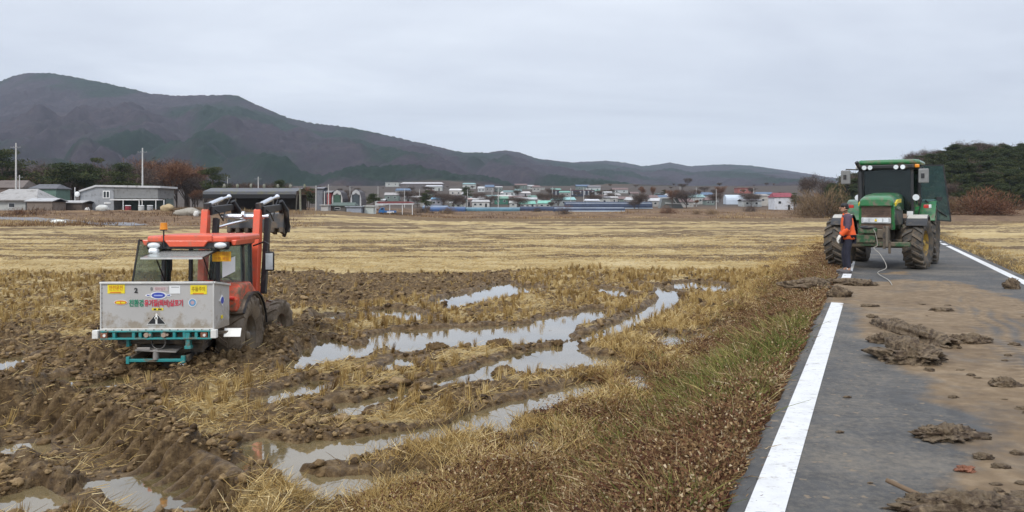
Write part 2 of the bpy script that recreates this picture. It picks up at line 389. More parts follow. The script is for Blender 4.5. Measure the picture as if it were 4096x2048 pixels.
    z = z+2.0*left*ss(120, 172, y)+(1-left)*2.05*ss(230, 340, y)+23*ss(310, 820, y)
    # embankment, road bed, right-hand verge and field
    z = z*(1-emb)+(-0.05+0.05*bil(x*3, y*3, 3, 29)*ss(0.4, 0.9, s)*ss(2.1, 1.6, s))*emb
    rt = ss(-4.15, -5.4, s); fade = ss(150, 60, y)
    zr = -0.36+0.05*fbm(x*0.5, y*0.8, 4, 25)+0.04*bil(x*1.5, y*2.5, 3, 26)+1.9*ss(120, 240, y)+23*ss(310, 820, y)
    for yb, hh in ((62, 0.28), (105, 0.5)): zr = zr+hh*np.exp(-(((y+0.1*x)-yb)/1.6)**2)
    z = np.where(s < -3.95, -0.07*(1-rt)+zr*rt, np.where(s < 0.17, -0.07, z))
    uu = x/np.maximum(y, 1)
    z = z+15*ss(0.40, 0.56, uu)*ss(215, 300, y)*ss(900, 500, y)
    return z

def build_ground():
    ys = np.concatenate([np.exp(np.arange(math.log(2.2), math.log(42), 0.0039)), np.exp(np.arange(math.log(42.2), math.log(300), 0.008)), np.exp(np.arange(math.log(303), math.log(6000), 0.03))])
    uu = np.concatenate([np.linspace(-3.2, -0.76, 60)[:-1], np.linspace(-0.76, 0.76, 1160), np.linspace(0.76, 3.2, 60)[1:]])
    U, Y = np.meshgrid(uu, ys); X = U*Y; x = X.ravel(); y = Y.ravel()
    z = height(x, y); md, near = zones(x, y); pd = puddle_sd(x, y); s = sroad(x, y)
    nr, nc = Y.shape; idx = np.arange(nr*nc).reshape(nr, nc)
    Fq = np.stack([idx[:-1, :-1], idx[:-1, 1:], idx[1:, 1:], idx[1:, :-1]], -1).reshape(-1, 4)
    nz = fbm(x*0.9, y*0.9, 4, 101); st = 0.52+0.6*nz
    st = st*(1-md*1.05)*ss(-0.02, 0.35, pd)*ss(FL-0.09, FL+0.03, z)
    st = np.where(near < 0.5, 0.93+0.25*fbm(x*0.25, y*0.7, 3, 103), st)
    stk = ss(0.12, 0.45, fbm(x*0.035+3, y*0.28, 4, 105))*0.75+0.5*ss(0.25, 0.5, fbm(x*0.12, y*1.1, 3, 107))+0.5*ss(0.1, 0.35, fbm(x*0.02, (y-0.035*x)*0.16, 2, 108))
    st = st-stk*(near < 0.5)*0.80*ss(34, 44, y)
    # darker gaps between the straw rows of the far field
    for yb, ww, am in ((162, 2.6, 1.5), (128, 0.9, 0.6), (100, 0.9, 0.8), (66, 0.4, 0.6), (48, 0.3, 0.4)):
        yy = y-0.035*x-1.5*gn(x*0.02, 0*x+yb, 33); brk = 1.0 if yb > 160 else ss(-0.15, 0.2, gn(x*0.09, 0*x+yb*3.1, 37))
        st = st-am*np.exp(-((yy-yb+ww*0.9)/ww)**2)*brk*(near < 0.5)
    lf = ss(-0.22, -0.34, x/np.maximum(y, 1)+0.02*gn(x*.05, y*.05, 5)); brown = np.maximum(ss(178, 184, y-0.035*x), lf*ss(104, 124, y+6*gn(x*.06, y*.1, 8)))*(s > -6)+ss(95, 118, y)*(s < -6)                       # dull rough grass beyond the bund
    weed = ss(2.6, 1.7, s+0.5*gn(x, y, 7))*(s > 0)+ss(-6.5, -5.0, s)*(s < -3.9)
    ob = npmesh('ground', np.stack([x, y, z], -1), Fq, ground_mat(), dict(straw=np.clip(st, 0, 1), weed=np.clip(weed, 0, 1), woods=ss(300, 420, y+30*gn(x*.02, y*.02, 9))*0.92, brown=np.clip(brown, 0, 1), wet=ss(0.35, 0.02, pd)), smooth=True)
    tag(ob, kind='structure'); return ob

def ground_mat():
    m, t, p = nodes('field_soil')
    geo = t.nodes.new('ShaderNodeNewGeometry').outputs['Position']
    n1 = tnoise(t, 1.3, 6, 0.6, geo); n2 = tnoise(t, 9, 6, 0.65, geo); n3 = tnoise(t, 45, 5, 0.7, geo)
    mp = t.nodes.new('ShaderNodeMapping'); lk(t, geo, mp.inputs[0]); mp.inputs['Scale'].default_value = (0.35, 1.1, 1)
    n4 = tnoise(t, 0.7, 8, 0.66, mp.outputs[0])
    mudc = ramp(t, n2, [(0.30, (0.040, 0.022, 0.009)), (0.50, (0.135, 0.082, 0.034)), (0.70, (0.30, 0.205, 0.100))])  # dark end falls in the bump's hollows: crevice shade put into the colour
    stc = ramp(t, n4, [(0.3, (0.25, 0.165, 0.065)), (0.45, (0.45, 0.33, 0.145)), (0.6, (0.60, 0.465, 0.235)), (0.75, (0.69, 0.56, 0.33))])
    stc = mixc(t, ramp(t, n3, [(0.35, (0, 0, 0)), (0.65, (1, 1, 1))]), mixc(t, 0.45, stc, (0.16, 0.105, 0.05)), stc)
    brc = ramp(t, n4, [(0.3, (0.07, 0.038, 0.022)), (0.5, (0.15, 0.088, 0.045)), (0.7, (0.30, 0.20, 0.10))])
    wdc = ramp(t, n2, [(0.3, (0.045, 0.03, 0.015)), (0.5, (0.10, 0.065, 0.03)), (0.65, (0.10, 0.085, 0.03)), (0.8, (0.2, 0.14, 0.07))])
    sa = mth(t, 'ADD', att(t, 'straw'), mth(t, 'MULTIPLY', mth(t, 'SUBTRACT', n2, 0.5), 1.1))
    sf = ramp(t, sa, [(0.42, (0, 0, 0)), (0.72, (1, 1, 1))])
    c = mixc(t, sf, mudc, stc); c = mixc(t, att(t, 'brown'), c, brc); c = mixc(t, att(t, 'weed'), c, wdc); c = mixc(t, att(t, 'woods'), c, ramp(t, n4, [(0.35, (0.028, 0.024, 0.020)), (0.55, (0.062, 0.047, 0.038)), (0.75, (0.12, 0.092, 0.062))]))
    lk(t, c, p.inputs['Base Color'])
    r = mth(t, 'SUBTRACT', 0.92, mth(t, 'MULTIPLY', mth(t, 'MULTIPLY', mth(t, 'SUBTRACT', 1.0, sf), mth(t, 'SUBTRACT', 1.0, mth(t, 'MAXIMUM', att(t, 'brown'), att(t, 'weed')))), mth(t, 'ADD', 0.12, mth(t, 'MULTIPLY', att(t, 'wet'), 0.30))))
    lk(t, r, p.inputs['Roughness']); p.inputs['Specular IOR Level'].default_value = 0.35
    hb = mth(t, 'ADD', mth(t, 'MULTIPLY', n2, 0.6), mth(t, 'MULTIPLY', n3, 0.4))
    lk(t, bumpn(t, hb, 1.0, 0.09), p.inputs['Normal'])
    return m

def water_mat():
    m, t, p = nodes('muddy_water')
    geo = t.nodes.new('ShaderNodeNewGeometry').outputs['Position']
    c = ramp(t, tnoise(t, 0.8, 4, 0.5, geo), [(0.35, (0.10, 0.075, 0.032)), (0.65, (0.19, 0.145, 0.075))])
    lk(t, c, p.inputs['Base Color']); p.inputs['Roughness'].default_value = 0.04; p.inputs['IOR'].default_value = 1.5
    p.inputs['Coat Weight'].default_value = 0.6; p.inputs['Coat Roughness'].default_value = 0.02; p.inputs['Coat IOR'].default_value = 1.5
    lk(t, bumpn(t, tnoise(t, 5, 3, 0.5, geo), 0.05, 0.02), p.inputs['Normal'])
    return m

# ---- the road
MUDR = [PX(p, 0) for p in (
 [(2040,702),(2150,700),(2200,712),(2300,702),(2420,708),(2500,730),(2600,760),(2900,800),(3400,1500),(2290,1420),(2320,1290),(2440,1215),(2450,1120),(2405,1050),(2330,965),(2245,925),(2190,862),(2140,800),(2108,765),(2060,760)],
 [(2200,690),(2240,684),(2300,683),(2305,688),(2250,693)])]
CLEAN = [PX(p, 0) for p in ([(2480,830),(2530,800),(2700,830),(2700,960),(2560,930),(2500,880)],)]
def road_mud(x, y):
    wx = x+0.22*fbm(x*1.2, y*1.2, 4, 201); wy = y+0.5*fbm(x*0.8, y*0.8, 4, 202)
    m = np.zeros(x.shape)
    for P in MUDR: m = np.maximum(m, ss(0.12, -0.30, sdpoly(P, wx, wy, 1.5)))
    m = m*(0.85+0.45*fbm(x*0.9, y*0.9, 4, 203))
    for P in CLEAN: m = m*(0.55+0.45*ss(-0.3, 0.4, sdpoly(P, wx, wy, 1.5)))
    # swept traces parallel to the road
    s = sroad(x, y); tr = 0.25*np.sin((s+0.06*np.sin(y*3))*2*np.pi/0.22)*np.exp(-((s+2.3+0.25*np.sin(y*0.3))/0.4)**2)+0.22*np.sin(s*2*np.pi/0.2)*np.exp(-((s+3.4)/0.35)**2)
    return np.clip(m+tr*(m > 0.2), 0, 1)
def road_z(x, y):
    m = road_mud(x, y); return 0.0+m*(0.008+0.012*np.clip(bil(x*5, y*5, 3, 205), 0, 1))
def strip(name, s0, s1, t0, t1, dz, matr, ns, grow=0.012, step=0.045, kind='structure'):
    ts = [t0]
    while ts[-1] < t1: ts.append(min(t1, ts[-1]+max(step, (ts[-1]+11)*grow*0.45)))
    ts = np.array(ts); sv = np.linspace(s0, s1, ns); S, T = np.meshgrid(sv, ts); s = S.ravel(); tt = T.ravel()
    x = RP[0]-s*RD.y+tt*RD.x; y = RP[1]+s*RD.x+tt*RD.y
    z = road_z(x, y)+dz
    edge = (np.isclose(s, s0) | np.isclose(s, s1))
    jit = 0.02*gn(tt*9, s*3, 210)+0.035*gn(tt*2.3, s*3, 211)+0.02*gn(tt*23, s*3, 212)
    if name == 'road': x = x-jit*edge*RD.y*2.0; y = y+jit*edge*RD.x*2.0; z = np.where(edge, -0.05, z)
    mm = road_mud(x, y); c1 = np.exp(-((s+2.05)/0.20)**4)+np.exp(-((s+3.45)/0.20)**4)+0.7*np.exp(-((s+2.75+0.06*(tt+2))/0.20)**4)
    tread = mm*c1*np.where(np.sin((tt+0.7*np.abs(((s+2.05+0.2) % 1.4)-0.2))*2*np.pi/0.19) > 0, 1, -1)*(0.4+0.6*ss(-.2, .3, gn(x*.8, y*.8, 215)))
    z = z+tread*0.006
    idx = np.arange(len(s)).reshape(S.shape)
    Fq = np.stack([idx[:-1, :-1], idx[1:, :-1], idx[1:, 1:], idx[:-1, 1:]], -1).reshape(-1, 4)
    o = npmesh(name, np.stack([x, y, z], -1), Fq[:, ::-1] if s1 > s0 else Fq, matr, dict(mud=mm, tread=tread), smooth=True)
    return tag(o, kind=kind)
def road_mats():
    out = []
    for nm, base in (('asphalt', 0), ('road_paint', 1)):
        m, t, p = nodes(nm); geo = t.nodes.new('ShaderNodeNewGeometry').outputs['Position']
        fine = tnoise(t, 260, 3, 0.8, geo); mid = tnoise(t, 5, 6, 0.62, geo); big = tnoise(t, 0.6, 5, 0.6, geo)
        if base == 0:
            c = ramp(t, mid, [(0.3, (0.046, 0.045, 0.044)), (0.7, (0.092, 0.090, 0.087))])
            c = mixc(t, ramp(t, fine, [(0.45, (0, 0, 0)), (0.8, (0.6, 0.6, 0.6))]), c, (0.16, 0.155, 0.15))
            dust = ramp(t, mth(t, 'ADD', mth(t, 'MULTIPLY', big, 0.55), mth(t, 'MULTIPLY', tnoise(t, 16, 7, 0.75, geo), 0.45)), [(0.49, (0, 0, 0)), (0.64, (0.75, 0.75, 0.75))])
            c = mixc(t, dust, c, (0.21, 0.18, 0.14))
            spots = ramp(t, tnoise(t, 11, 2, 0.5, geo), [(0.64, (0, 0, 0)), (0.70, (0.85, 0.85, 0.85))]); c = mixc(t, spots, c, (0.22, 0.17, 0.115))
        else:
            c = ramp(t, mid, [(0.25, (0.56, 0.56, 0.55)), (0.5, (0.66, 0.66, 0.655)), (0.8, (0.72, 0.72, 0.71))])
            c = mixc(t, ramp(t, tnoise(t, 14, 6, 0.75, geo), [(0.55, (0, 0, 0)), (0.70, (0.8, 0.8, 0.8))]), c, (0.34, 0.31, 0.27))
            geo2 = t.nodes.new('ShaderNodeMapping'); lk(t, geo, geo2.inputs[0]); geo2.inputs['Rotation'].default_value = (0, 0, R(24.1)); geo2.inputs['Scale'].default_value = (3, 14, 1)
            c = mixc(t, ramp(t, tnoise(t, 1.6, 7, 0.8, geo2.outputs[0]), [(0.60, (0, 0, 0)), (0.64, (0.8, 0.8, 0.8))]), c, (0.16, 0.15, 0.14))
        mud = ramp(t, mth(t, 'ADD', mth(t, 'MULTIPLY', mid, 0.6), mth(t, 'MULTIPLY', big, 0.4)), [(0.3, (0.105, 0.068, 0.037)), (0.5, (0.185, 0.128, 0.073)), (0.7, (0.30, 0.222, 0.138))])
        mud = mixc(t, mth(t, 'MULTIPLY', mth(t, 'ADD', att(t, 'tread'), 0.0), 0.4, True), mud, (0.33, 0.25, 0.16)); mud = mixc(t, mth(t, 'MULTIPLY', att(t, 'tread'), -0.55, True), mud, (0.07, 0.045, 0.025))
        mf = ramp(t, mth(t, 'ADD', att(t, 'mud'), mth(t, 'MULTIPLY', mth(t, 'SUBTRACT', tnoise(t, 7, 7, 0.7, geo), 0.5), 0.9)), [(0.12, (0, 0, 0)), (0.75, (1, 1, 1))])
        if base == 1: mf = ramp(t, att(t, 'mud'), [(0.25, (0, 0, 0)), (0.5, (1, 1, 1))])
        lk(t, mixc(t, mf, c, mud), p.inputs['Base Color']); p.inputs['Roughness'].default_value = 0.8; p.inputs['Specular IOR Level'].default_value = 0.3
        lk(t, bumpn(t, mth(t, 'ADD', mth(t, 'MULTIPLY', fine, 0.5), mth(t, 'MULTIPLY', mid, 0.5)), 0.35, 0.01), p.inputs['Normal'])
        out.append(m)
    return out

ground = build_ground()
wo = MB(); wo.add([(-30, 2.5, WL), (14, 2.5, WL), (14, 40, WL), (-30, 40, WL)], [(0, 1, 2, 3)])
tag(wo.build('puddle_water', water_mat()), kind='structure')
m_asph, m_paint = road_mats()
strip('road', 0.22, -4.0, -14, 260, 0.0, m_asph, 128, step=0.036)
strip('road_marking', 0.10, -0.10, -14, 200, 0.005, m_paint, 5)
strip('road_marking', -3.57, -3.77, -14, 25.0, 0.005, m_paint, 5)
strip('road_marking', -3.57, -3.77, 26.0, 28.0, 0.005, m_paint, 5)
strip('road_marking', -3.57, -3.77, 29.5, 31.5, 0.005, m_paint, 5)
strip('road_marking', -3.57, -3.77, 33.0, 200, 0.005, m_paint, 5)

# ---- blades: straw, stubble, grass, weeds
def blade_mat(name, stops, rough=0.85):
    m, t, p = nodes(name); lk(t, ramp(t, att(t, 'tint'), stops), p.inputs['Base Color']); p.inputs['Roughness'].default_value = rough
    p.inputs['Specular IOR Level'].default_value = 0.2; return m
def blades(name, B, D, wd, tint, matr, label, cat, bend=None):
    """B base points, D tip vectors, wd widths: tapered two-segment blades"""
    n = len(B); a = rng.uniform(0, 2*np.pi, n)
    rv = np.stack([np.cos(a), np.sin(a), rng.uniform(-.3, .3, n)], -1)
    sd = np.cross(D, rv); sd /= np.linalg.norm(sd, axis=1)[:, None]+1e-9; sd *= wd[:, None]/2
    mid = B+D*0.5
    if bend is not None: mid = mid+bend*0.5; tip = B+D-np.array([0, 0, 1])*np.abs(bend).sum(1)[:, None]*0.3+bend*0
    else: tip = B+D
    V = np.stack([B-sd, B+sd, mid+sd*0.85, mid-sd*0.85, tip+sd*0.35, tip-sd*0.35], 1).reshape(-1, 3)
    k = np.arange(n)*6; Fq = np.stack([np.stack([k, k+1, k+2, k+3], -1), np.stack([k+3, k+2, k+4, k+5], -1)], 1).reshape(-1, 4)
    o = npmesh(name, V, Fq, matr, dict(tint=np.repeat(tint, 6)))
    return tag(o, label, cat, kind='stuff')
def sample(n, u0, u1, y0, y1):
    u = rng.uniform(u0, u1, n); y = np.exp(rng.uniform(math.log(y0), math.log(y1), n)); return u*y, y
STRAW = [(0, (0.13, 0.072, 0.024)), (0.35, (0.34, 0.22, 0.078)), (0.7, (0.56, 0.41, 0.17)), (1, (0.74, 0.60, 0.34))]
m_straw = blade_mat('straw', STRAW)
# lying straw
x, y = sample(250000, -0.78, 0.5, 5.2, 75)
s = sroad(x, y); md, near = zones(x, y); pd = puddle_sd(x, y)
cl = 0.62+0.55*fbm(x*0.9, y*0.9, 4, 101)
prob = np.where(near > 0.5, np.clip(cl, 0, 1)*(1-0.78*md)*ss(0.06, 0.4, pd), 0.55)
keep = (s > 2.0) & (rng.random(len(x)) < prob); x, y = x[keep], y[keep]
n = len(x); ln = rng.uniform(0.06, 0.24, n); a = rng.normal(0.4, 1.0, n)*1.2; pt = rng.normal(0.15, 0.28, n)
D = np.stack([np.sin(a)*np.cos(pt), np.cos(a)*np.cos(pt), np.sin(pt)], -1)*ln[:, None]
B = np.stack([x, y, height(x, y)+rng.uniform(0.0, 0.035, n)], -1)
blades('straw_litter', B, D, 0.006*(y/9)**0.55, np.clip(rng.normal(0.55, 0.25, n), 0, 1), m_straw, 'dry straw strewn over the harvested paddy field', 'straw')
# standing stubble in rows parallel to the road
sv = np.arange(2.4, 34, 0.29); tv = np.arange(-22, 34, 0.16)
S, T = np.meshgrid(sv, tv); S = S.ravel()+rng.normal(0, 0.035, S.size); T = T.ravel()+rng.normal(0, 0.05, T.size)
x = RP[0]-S*RD.y+T*RD.x; y = RP[1]+S*RD.x+T*RD.y
k = (y > 5) & (y < 33) & (np.abs(x/np.maximum(y, 1)) < 0.78); x, y = x[k], y[k]
md, near = zones(x, y); pd = puddle_sd(x, y); cl = 0.62+0.8*fbm(x*0.6, y*0.6, 3, 111)
k = (near > 0.5) & (rng.random(len(x)) < np.clip(cl, 0.08, 0.95)*(1-md*0.93)*(0.06*(pd < 0)+ss(0.0, 0.22, pd))*np.where(y < 10, 0.12+0.88*ss(0.1, 0.8, pd), 1)); x, y = x[k], y[k]
tt = (np.hypot(x+5.4, (y-14)*0.55) > 1.35); x, y = x[tt], y[tt]
nb = 24; n = len(x); hh = np.clip(rng.normal(0.175, 0.05, n), 0.07, 0.28)*(0.9+0.35*gn(x*0.5, y*0.5, 112)); lean = rng.normal(0, 0.15, (n, 2))
zb_ = height(x, y)-0.02
X = np.repeat(x, nb)+rng.normal(0, 0.019, n*nb); Yb = np.repeat(y, nb)+rng.normal(0, 0.019, n*nb)
H = np.repeat(hh, nb)*rng.uniform(0.65, 1.1, n*nb); LN = np.repeat(lean, nb, 0)+rng.normal(0, 0.11, (n*nb, 2))
D = np.stack([LN[:, 0]*H, LN[:, 1]*H, H], -1)
blades('rice_stubble', np.stack([X, Yb, np.repeat(zb_, nb)], -1), D, 0.0065*(Yb/9)**0.45, np.clip(np.repeat(rng.normal(0.38, 0.17, n), nb)+rng.normal(0, 0.14, n*nb), 0, 1), m_straw, 'cut rice stubble standing in rows in the wet field', 'stubble')
# dry grass along the foot of the bank and at the field edges
def grass(name, n, s0, s1, y0, y1, h, wdt, tint, matr, label, cat, zone=None, dens=None, lean=0.45, size=9):
    t = rng.uniform(-13, 60, n); t = -12.5+ (np.exp(rng.uniform(0, math.log(75), n))-1) if y1 > 20 else t
    s = rng.uniform(s0, s1, n); x = RP[0]-s*RD.y+t*RD.x; y = RP[1]+s*RD.x+t*RD.y
    p = np.ones(n)
    if dens is not None: p = dens(x, y, s)
    k = (y > y0) & (y < y1) & (rng.random(n) < p) & (puddle_sd(x, y) > 0.0); x, y = x[k], y[k]; n = len(x)
    if n == 0: return
    H = np.clip(rng.normal(h, h*0.35, n), h*0.3, h*2); ln = rng.normal(0, lean, (n, 2))
    D = np.stack([ln[:, 0]*H, ln[:, 1]*H, H*0.9], -1)
    B = np.stack([x, y, height(x, y)-0.01], -1)
    bd = np.stack([ln[:, 0]*H*0.2, ln[:, 1]*H*0.2, H*0.1], -1)
    return blades(name, B, D, wdt*(y/9)**0.5, np.clip(rng.normal(tint[0], tint[1], n)+0.35*gn(x*1.2, y*1.2, 303), 0, 1), matr, label, cat, bend=bd)
dg = lambda x, y, s: np.clip(0.42+0.9*fbm(x*0.8, y*0.8, 3, 301), 0.03, 1)*ss(1.7, 2.9, s+0.5*gn(x*.7, y*.7, 5))*ss(4.4, 3.0, s+0.8*gn(x*.5, y*.5, 6))
grass('dry_grass', 300000, 1.0, 4.6, 4.0, 90, 0.115, 0.0055, (0.5, 0.2), m_straw, 'dry yellow grass along the foot of the road bank', 'grass', dens=dg, lean=0.6)
m_green = blade_mat('green_grass', [(0, (0.035, 0.06, 0.012)), (0.5, (0.095, 0.125, 0.025)), (0.8, (0.20, 0.19, 0.05)), (1, (0.34, 0.27, 0.11))])
GR = [on(2960, 1430, -0.4), on(2800, 1600, -0.5), on(3110, 1350, -0.25), on(2900, 1540, -0.4), on(2700, 1905, -0.6), on(2850, 1480, -0.5), on(3050, 1480, -.3), on(2780, 1680, -.5)]
def gd(x, y, s):
    p = np.zeros(x.shape)
    for i, (a, b) in enumerate(GR): p = np.maximum(p, np.exp(-(((x-a)/(0.12 if i == 4 else 0.62))**2+((y-b)/(0.14 if i == 4 else 1.0))**2)))
    return np.clip(p*1.0*np.clip(0.65+1.2*fbm(x*1.6, y*1.6, 3, 12), 0, 1)+0.12*ss(0.0, .4, fbm(x, y, 3, 8)), 0, 1)
grass('green_grass', 180000, 0.3, 2.8, 4, 30, 0.17, 0.0065, (0.70, 0.22), m_green, 'green grass tufts growing on the road bank', 'grass', dens=gd, lean=0.55)
m_weed = blade_mat('dead_weeds', [(0, (0.045, 0.018, 0.012)), (0.25, (0.14, 0.058, 0.032)), (0.5, (0.20, 0.12, 0.055)), (0.75, (0.33, 0.22, 0.11)), (1, (0.52, 0.42, 0.27))])
wdn = lambda x, y, s: np.clip(0.75+0.7*fbm(x*0.9, y*0.9, 3, 321), 0.15, 1)*ss(0.10, 0.36, s+0.12*gn(x*3, y*3, 6))*ss(3.2, 2.1, s+0.8*gn(x*.8, y*.8, 16)-0.5*ss(9, 6, y))
grass('bank_weeds', 430000, 0.14, 3.4, 3.5, 60, 0.060, 0.011, (0.42, 0.26), m_weed, 'dead reddish brown weeds covering the road bank', 'weeds', dens=wdn, lean=1.2)
grass('bank_weeds', 26000, 0.4, 2.8, 3.5, 60, 0.17, 0.006, (0.5, 0.25), m_weed, 'taller dead weed stems standing on the road bank', 'weeds', dens=wdn, lean=0.45)
grass('dry_grass', 60000, 0.3, 3.2, 3.5, 60, 0.085, 0.0055, (0.45, 0.2), m_straw, 'dry yellow grass blades mixed among the bank weeds', 'grass', dens=lambda x, y, s: wdn(x, y, s)*np.clip(0.35+0.9*fbm(x*1.5, y*1.5, 3, 77), 0, 1), lean=1.0)
# small dead leaves among the weeds
n = 170000; t = -12+(np.exp(rng.uniform(0, math.log(45), n))-1); s = rng.uniform(0.2, 3.2, n)
x = RP[0]-s*RD.y+t*RD.x; y = RP[1]+s*RD.x+t*RD.y
k = (rng.random(n) < wdn(x, y, s)) & (y > 3.5); x, y = x[k], y[k]; n = len(x)
D = rng.normal(0, 1, (n, 3)); D /= np.linalg.norm(D, axis=1)[:, None]; D *= rng.uniform(0.012, 0.03, n)[:, None]
blades('dead_leaves', np.stack([x, y, height(x, y)+rng.uniform(0.01, 0.15, n)], -1), D, rng.uniform(0.008, 0.02, n), np.clip(rng.normal(0.45, 0.28, n), 0, 1), m_weed, 'dead leaves caught in the weeds of the road bank', 'leaves')
# right-hand verge
grass('dry_grass', 60000, -6.5, -4.05, 12, 90, 0.12, 0.006, (0.45, 0.2), m_straw, 'dry grass on the verge right of the road', 'grass', dens=lambda x, y, s: np.clip(0.3+0.9*fbm(x, y, 3, 7), 0, 1), lean=0.6)

# rough reeds and scrub grass beyond the last bund and along the far left
xs_, ys_ = sample(150000, -0.78, 0.45, 104, 330)
lf_ = ss(-0.22, -0.34, xs_/ys_); kk = ((ys_-0.035*xs_ > 184) | ((rng.random(len(xs_)) < lf_) & (ys_ > 110))) & (rng.random(len(xs_)) < np.clip(0.35+1.1*fbm(xs_*0.05, ys_*0.04, 4, 611), 0.05, 1))
xs_, ys_ = xs_[kk], ys_[kk]; n = len(xs_); H = np.abs(rng.normal(0.38, 0.18, n))*np.clip(0.7+gn(xs_*.06, ys_*.06, 612), .3, 1.5)
D = np.stack([rng.normal(0, .3, n)*H, rng.normal(0, .3, n)*H, H], -1)
m_reed = blade_mat('scrub_reed', [(0, (0.06, 0.03, 0.017)), (0.4, (0.16, 0.09, 0.045)), (0.75, (0.33, 0.22, 0.10)), (1, (0.50, 0.38, 0.20))])
blades('scrub_grass', np.stack([xs_, ys_, height(xs_, ys_)-0.03], -1), D, np.full(n, 0.10), np.clip(0.42+0.8*fbm(xs_*0.03, ys_*0.03, 3, 613)+rng.normal(0, .15, n), 0, 1), m_reed, 'rough brown scrub grass beyond the harvested field', 'grass')

# ---- loose clods of mud
def clods():
    base = []
    for sd in range(5):
        bm = bmesh.new(); bmesh.ops.create_icosphere(bm, subdivisions=2, radius=1)
        for v in bm.verts:
            d = v.co.copy(); v.co *= 1+0.42*1.5*mnoise.noise(d*1.4+Vector((sd*7.3, 0, 0)))+0.25*mnoise.noise(d*3.3+Vector((0, sd*3.1, 0)))
        bm.verts.index_update(); base.append((np.array([v.co[:] for v in bm.verts]), np.array([[v.index for v in f.verts] for f in bm.faces]))); bm.free()
    x, y = sample(110000, -0.78, 0.45, 5.5, 40); md, near = zones(x, y); pd = puddle_sd(x, y); s = sroad(x, y)
    wet_edge = np.exp(-((pd-0.12)/0.12)**2)
    p = np.clip(md*0.75+0.13+0.25*wet_edge, 0, 1)*ss(-0.05, 0.05, pd)*near*np.clip(0.6+fbm(x*1.1, y*1.1, 2, 401), 0, 1)
    dr_ = sdline(RUT, x, y)[0]; k = (rng.random(len(x)) < p*(1-0.8*ss(0.7, 0.5, dr_))) & (s > 2.2) & (np.hypot(x+5.4, y-14) > 0.6); x, y = x[k], y[k]; n = len(x)
    sz = np.minimum(np.exp(rng.normal(math.log(0.017), 0.6, n)), 0.07)*(y/10)**0.35; z = height(x, y)
    Vs = []; Fs = []; off = 0; T = []
    which = rng.integers(0, 5, n); rot = rng.uniform(0, 6.28, n); sc = rng.uniform(0.6, 1.4, (n, 3))*np.array([1.1, 1.1, 0.65])
    for b in range(5):
        i = np.where(which == b)[0]; bv, bf = base[b]; m = len(i)
        V = bv[None]*sc[i][:, None]*sz[i][:, None, None]; c, sn = np.cos(rot[i])[:, None], np.sin(rot[i])[:, None]
        V = np.stack([V[..., 0]*c-V[..., 1]*sn, V[..., 0]*sn+V[..., 1]*c, V[..., 2]], -1)+np.stack([x[i], y[i], z[i]+sz[i]*0.25], -1)[:, None]
        Vs.append(V.reshape(-1, 3)); Fs.append((bf[None]+(np.arange(m)*len(bv))[:, None, None]+off).reshape(-1, 3)); off += m*len(bv)
        T.append(np.repeat(rng.random(m), len(bv)))
    m_, t, p_ = nodes('mud_clod'); n_ = tnoise(t, 22, 5, 0.65)
    lk(t, ramp(t, mth(t, 'ADD', mth(t, 'MULTIPLY', n_, 0.6), mth(t, 'MULTIPLY', att(t, 'tint'), 0.4)), [(0.3, (0.045, 0.025, 0.010)), (0.52, (0.14, 0.086, 0.036)), (0.75, (0.32, 0.22, 0.11))]), p_.inputs['Base Color'])
    p_.inputs['Roughness'].default_value = 0.72; p_.inputs['Specular IOR Level'].default_value = 0.28; lk(t, bumpn(t, n_, 0.6, 0.03), p_.inputs['Normal'])
    o = npmesh('mud_clods', np.concatenate(Vs), np.concatenate(Fs), m_, dict(tint=np.concatenate(T)), smooth=True)
    tag(o, 'churned wet mud clods scattered over the field', 'mud', kind='stuff'); return m_
m_clod = clods()
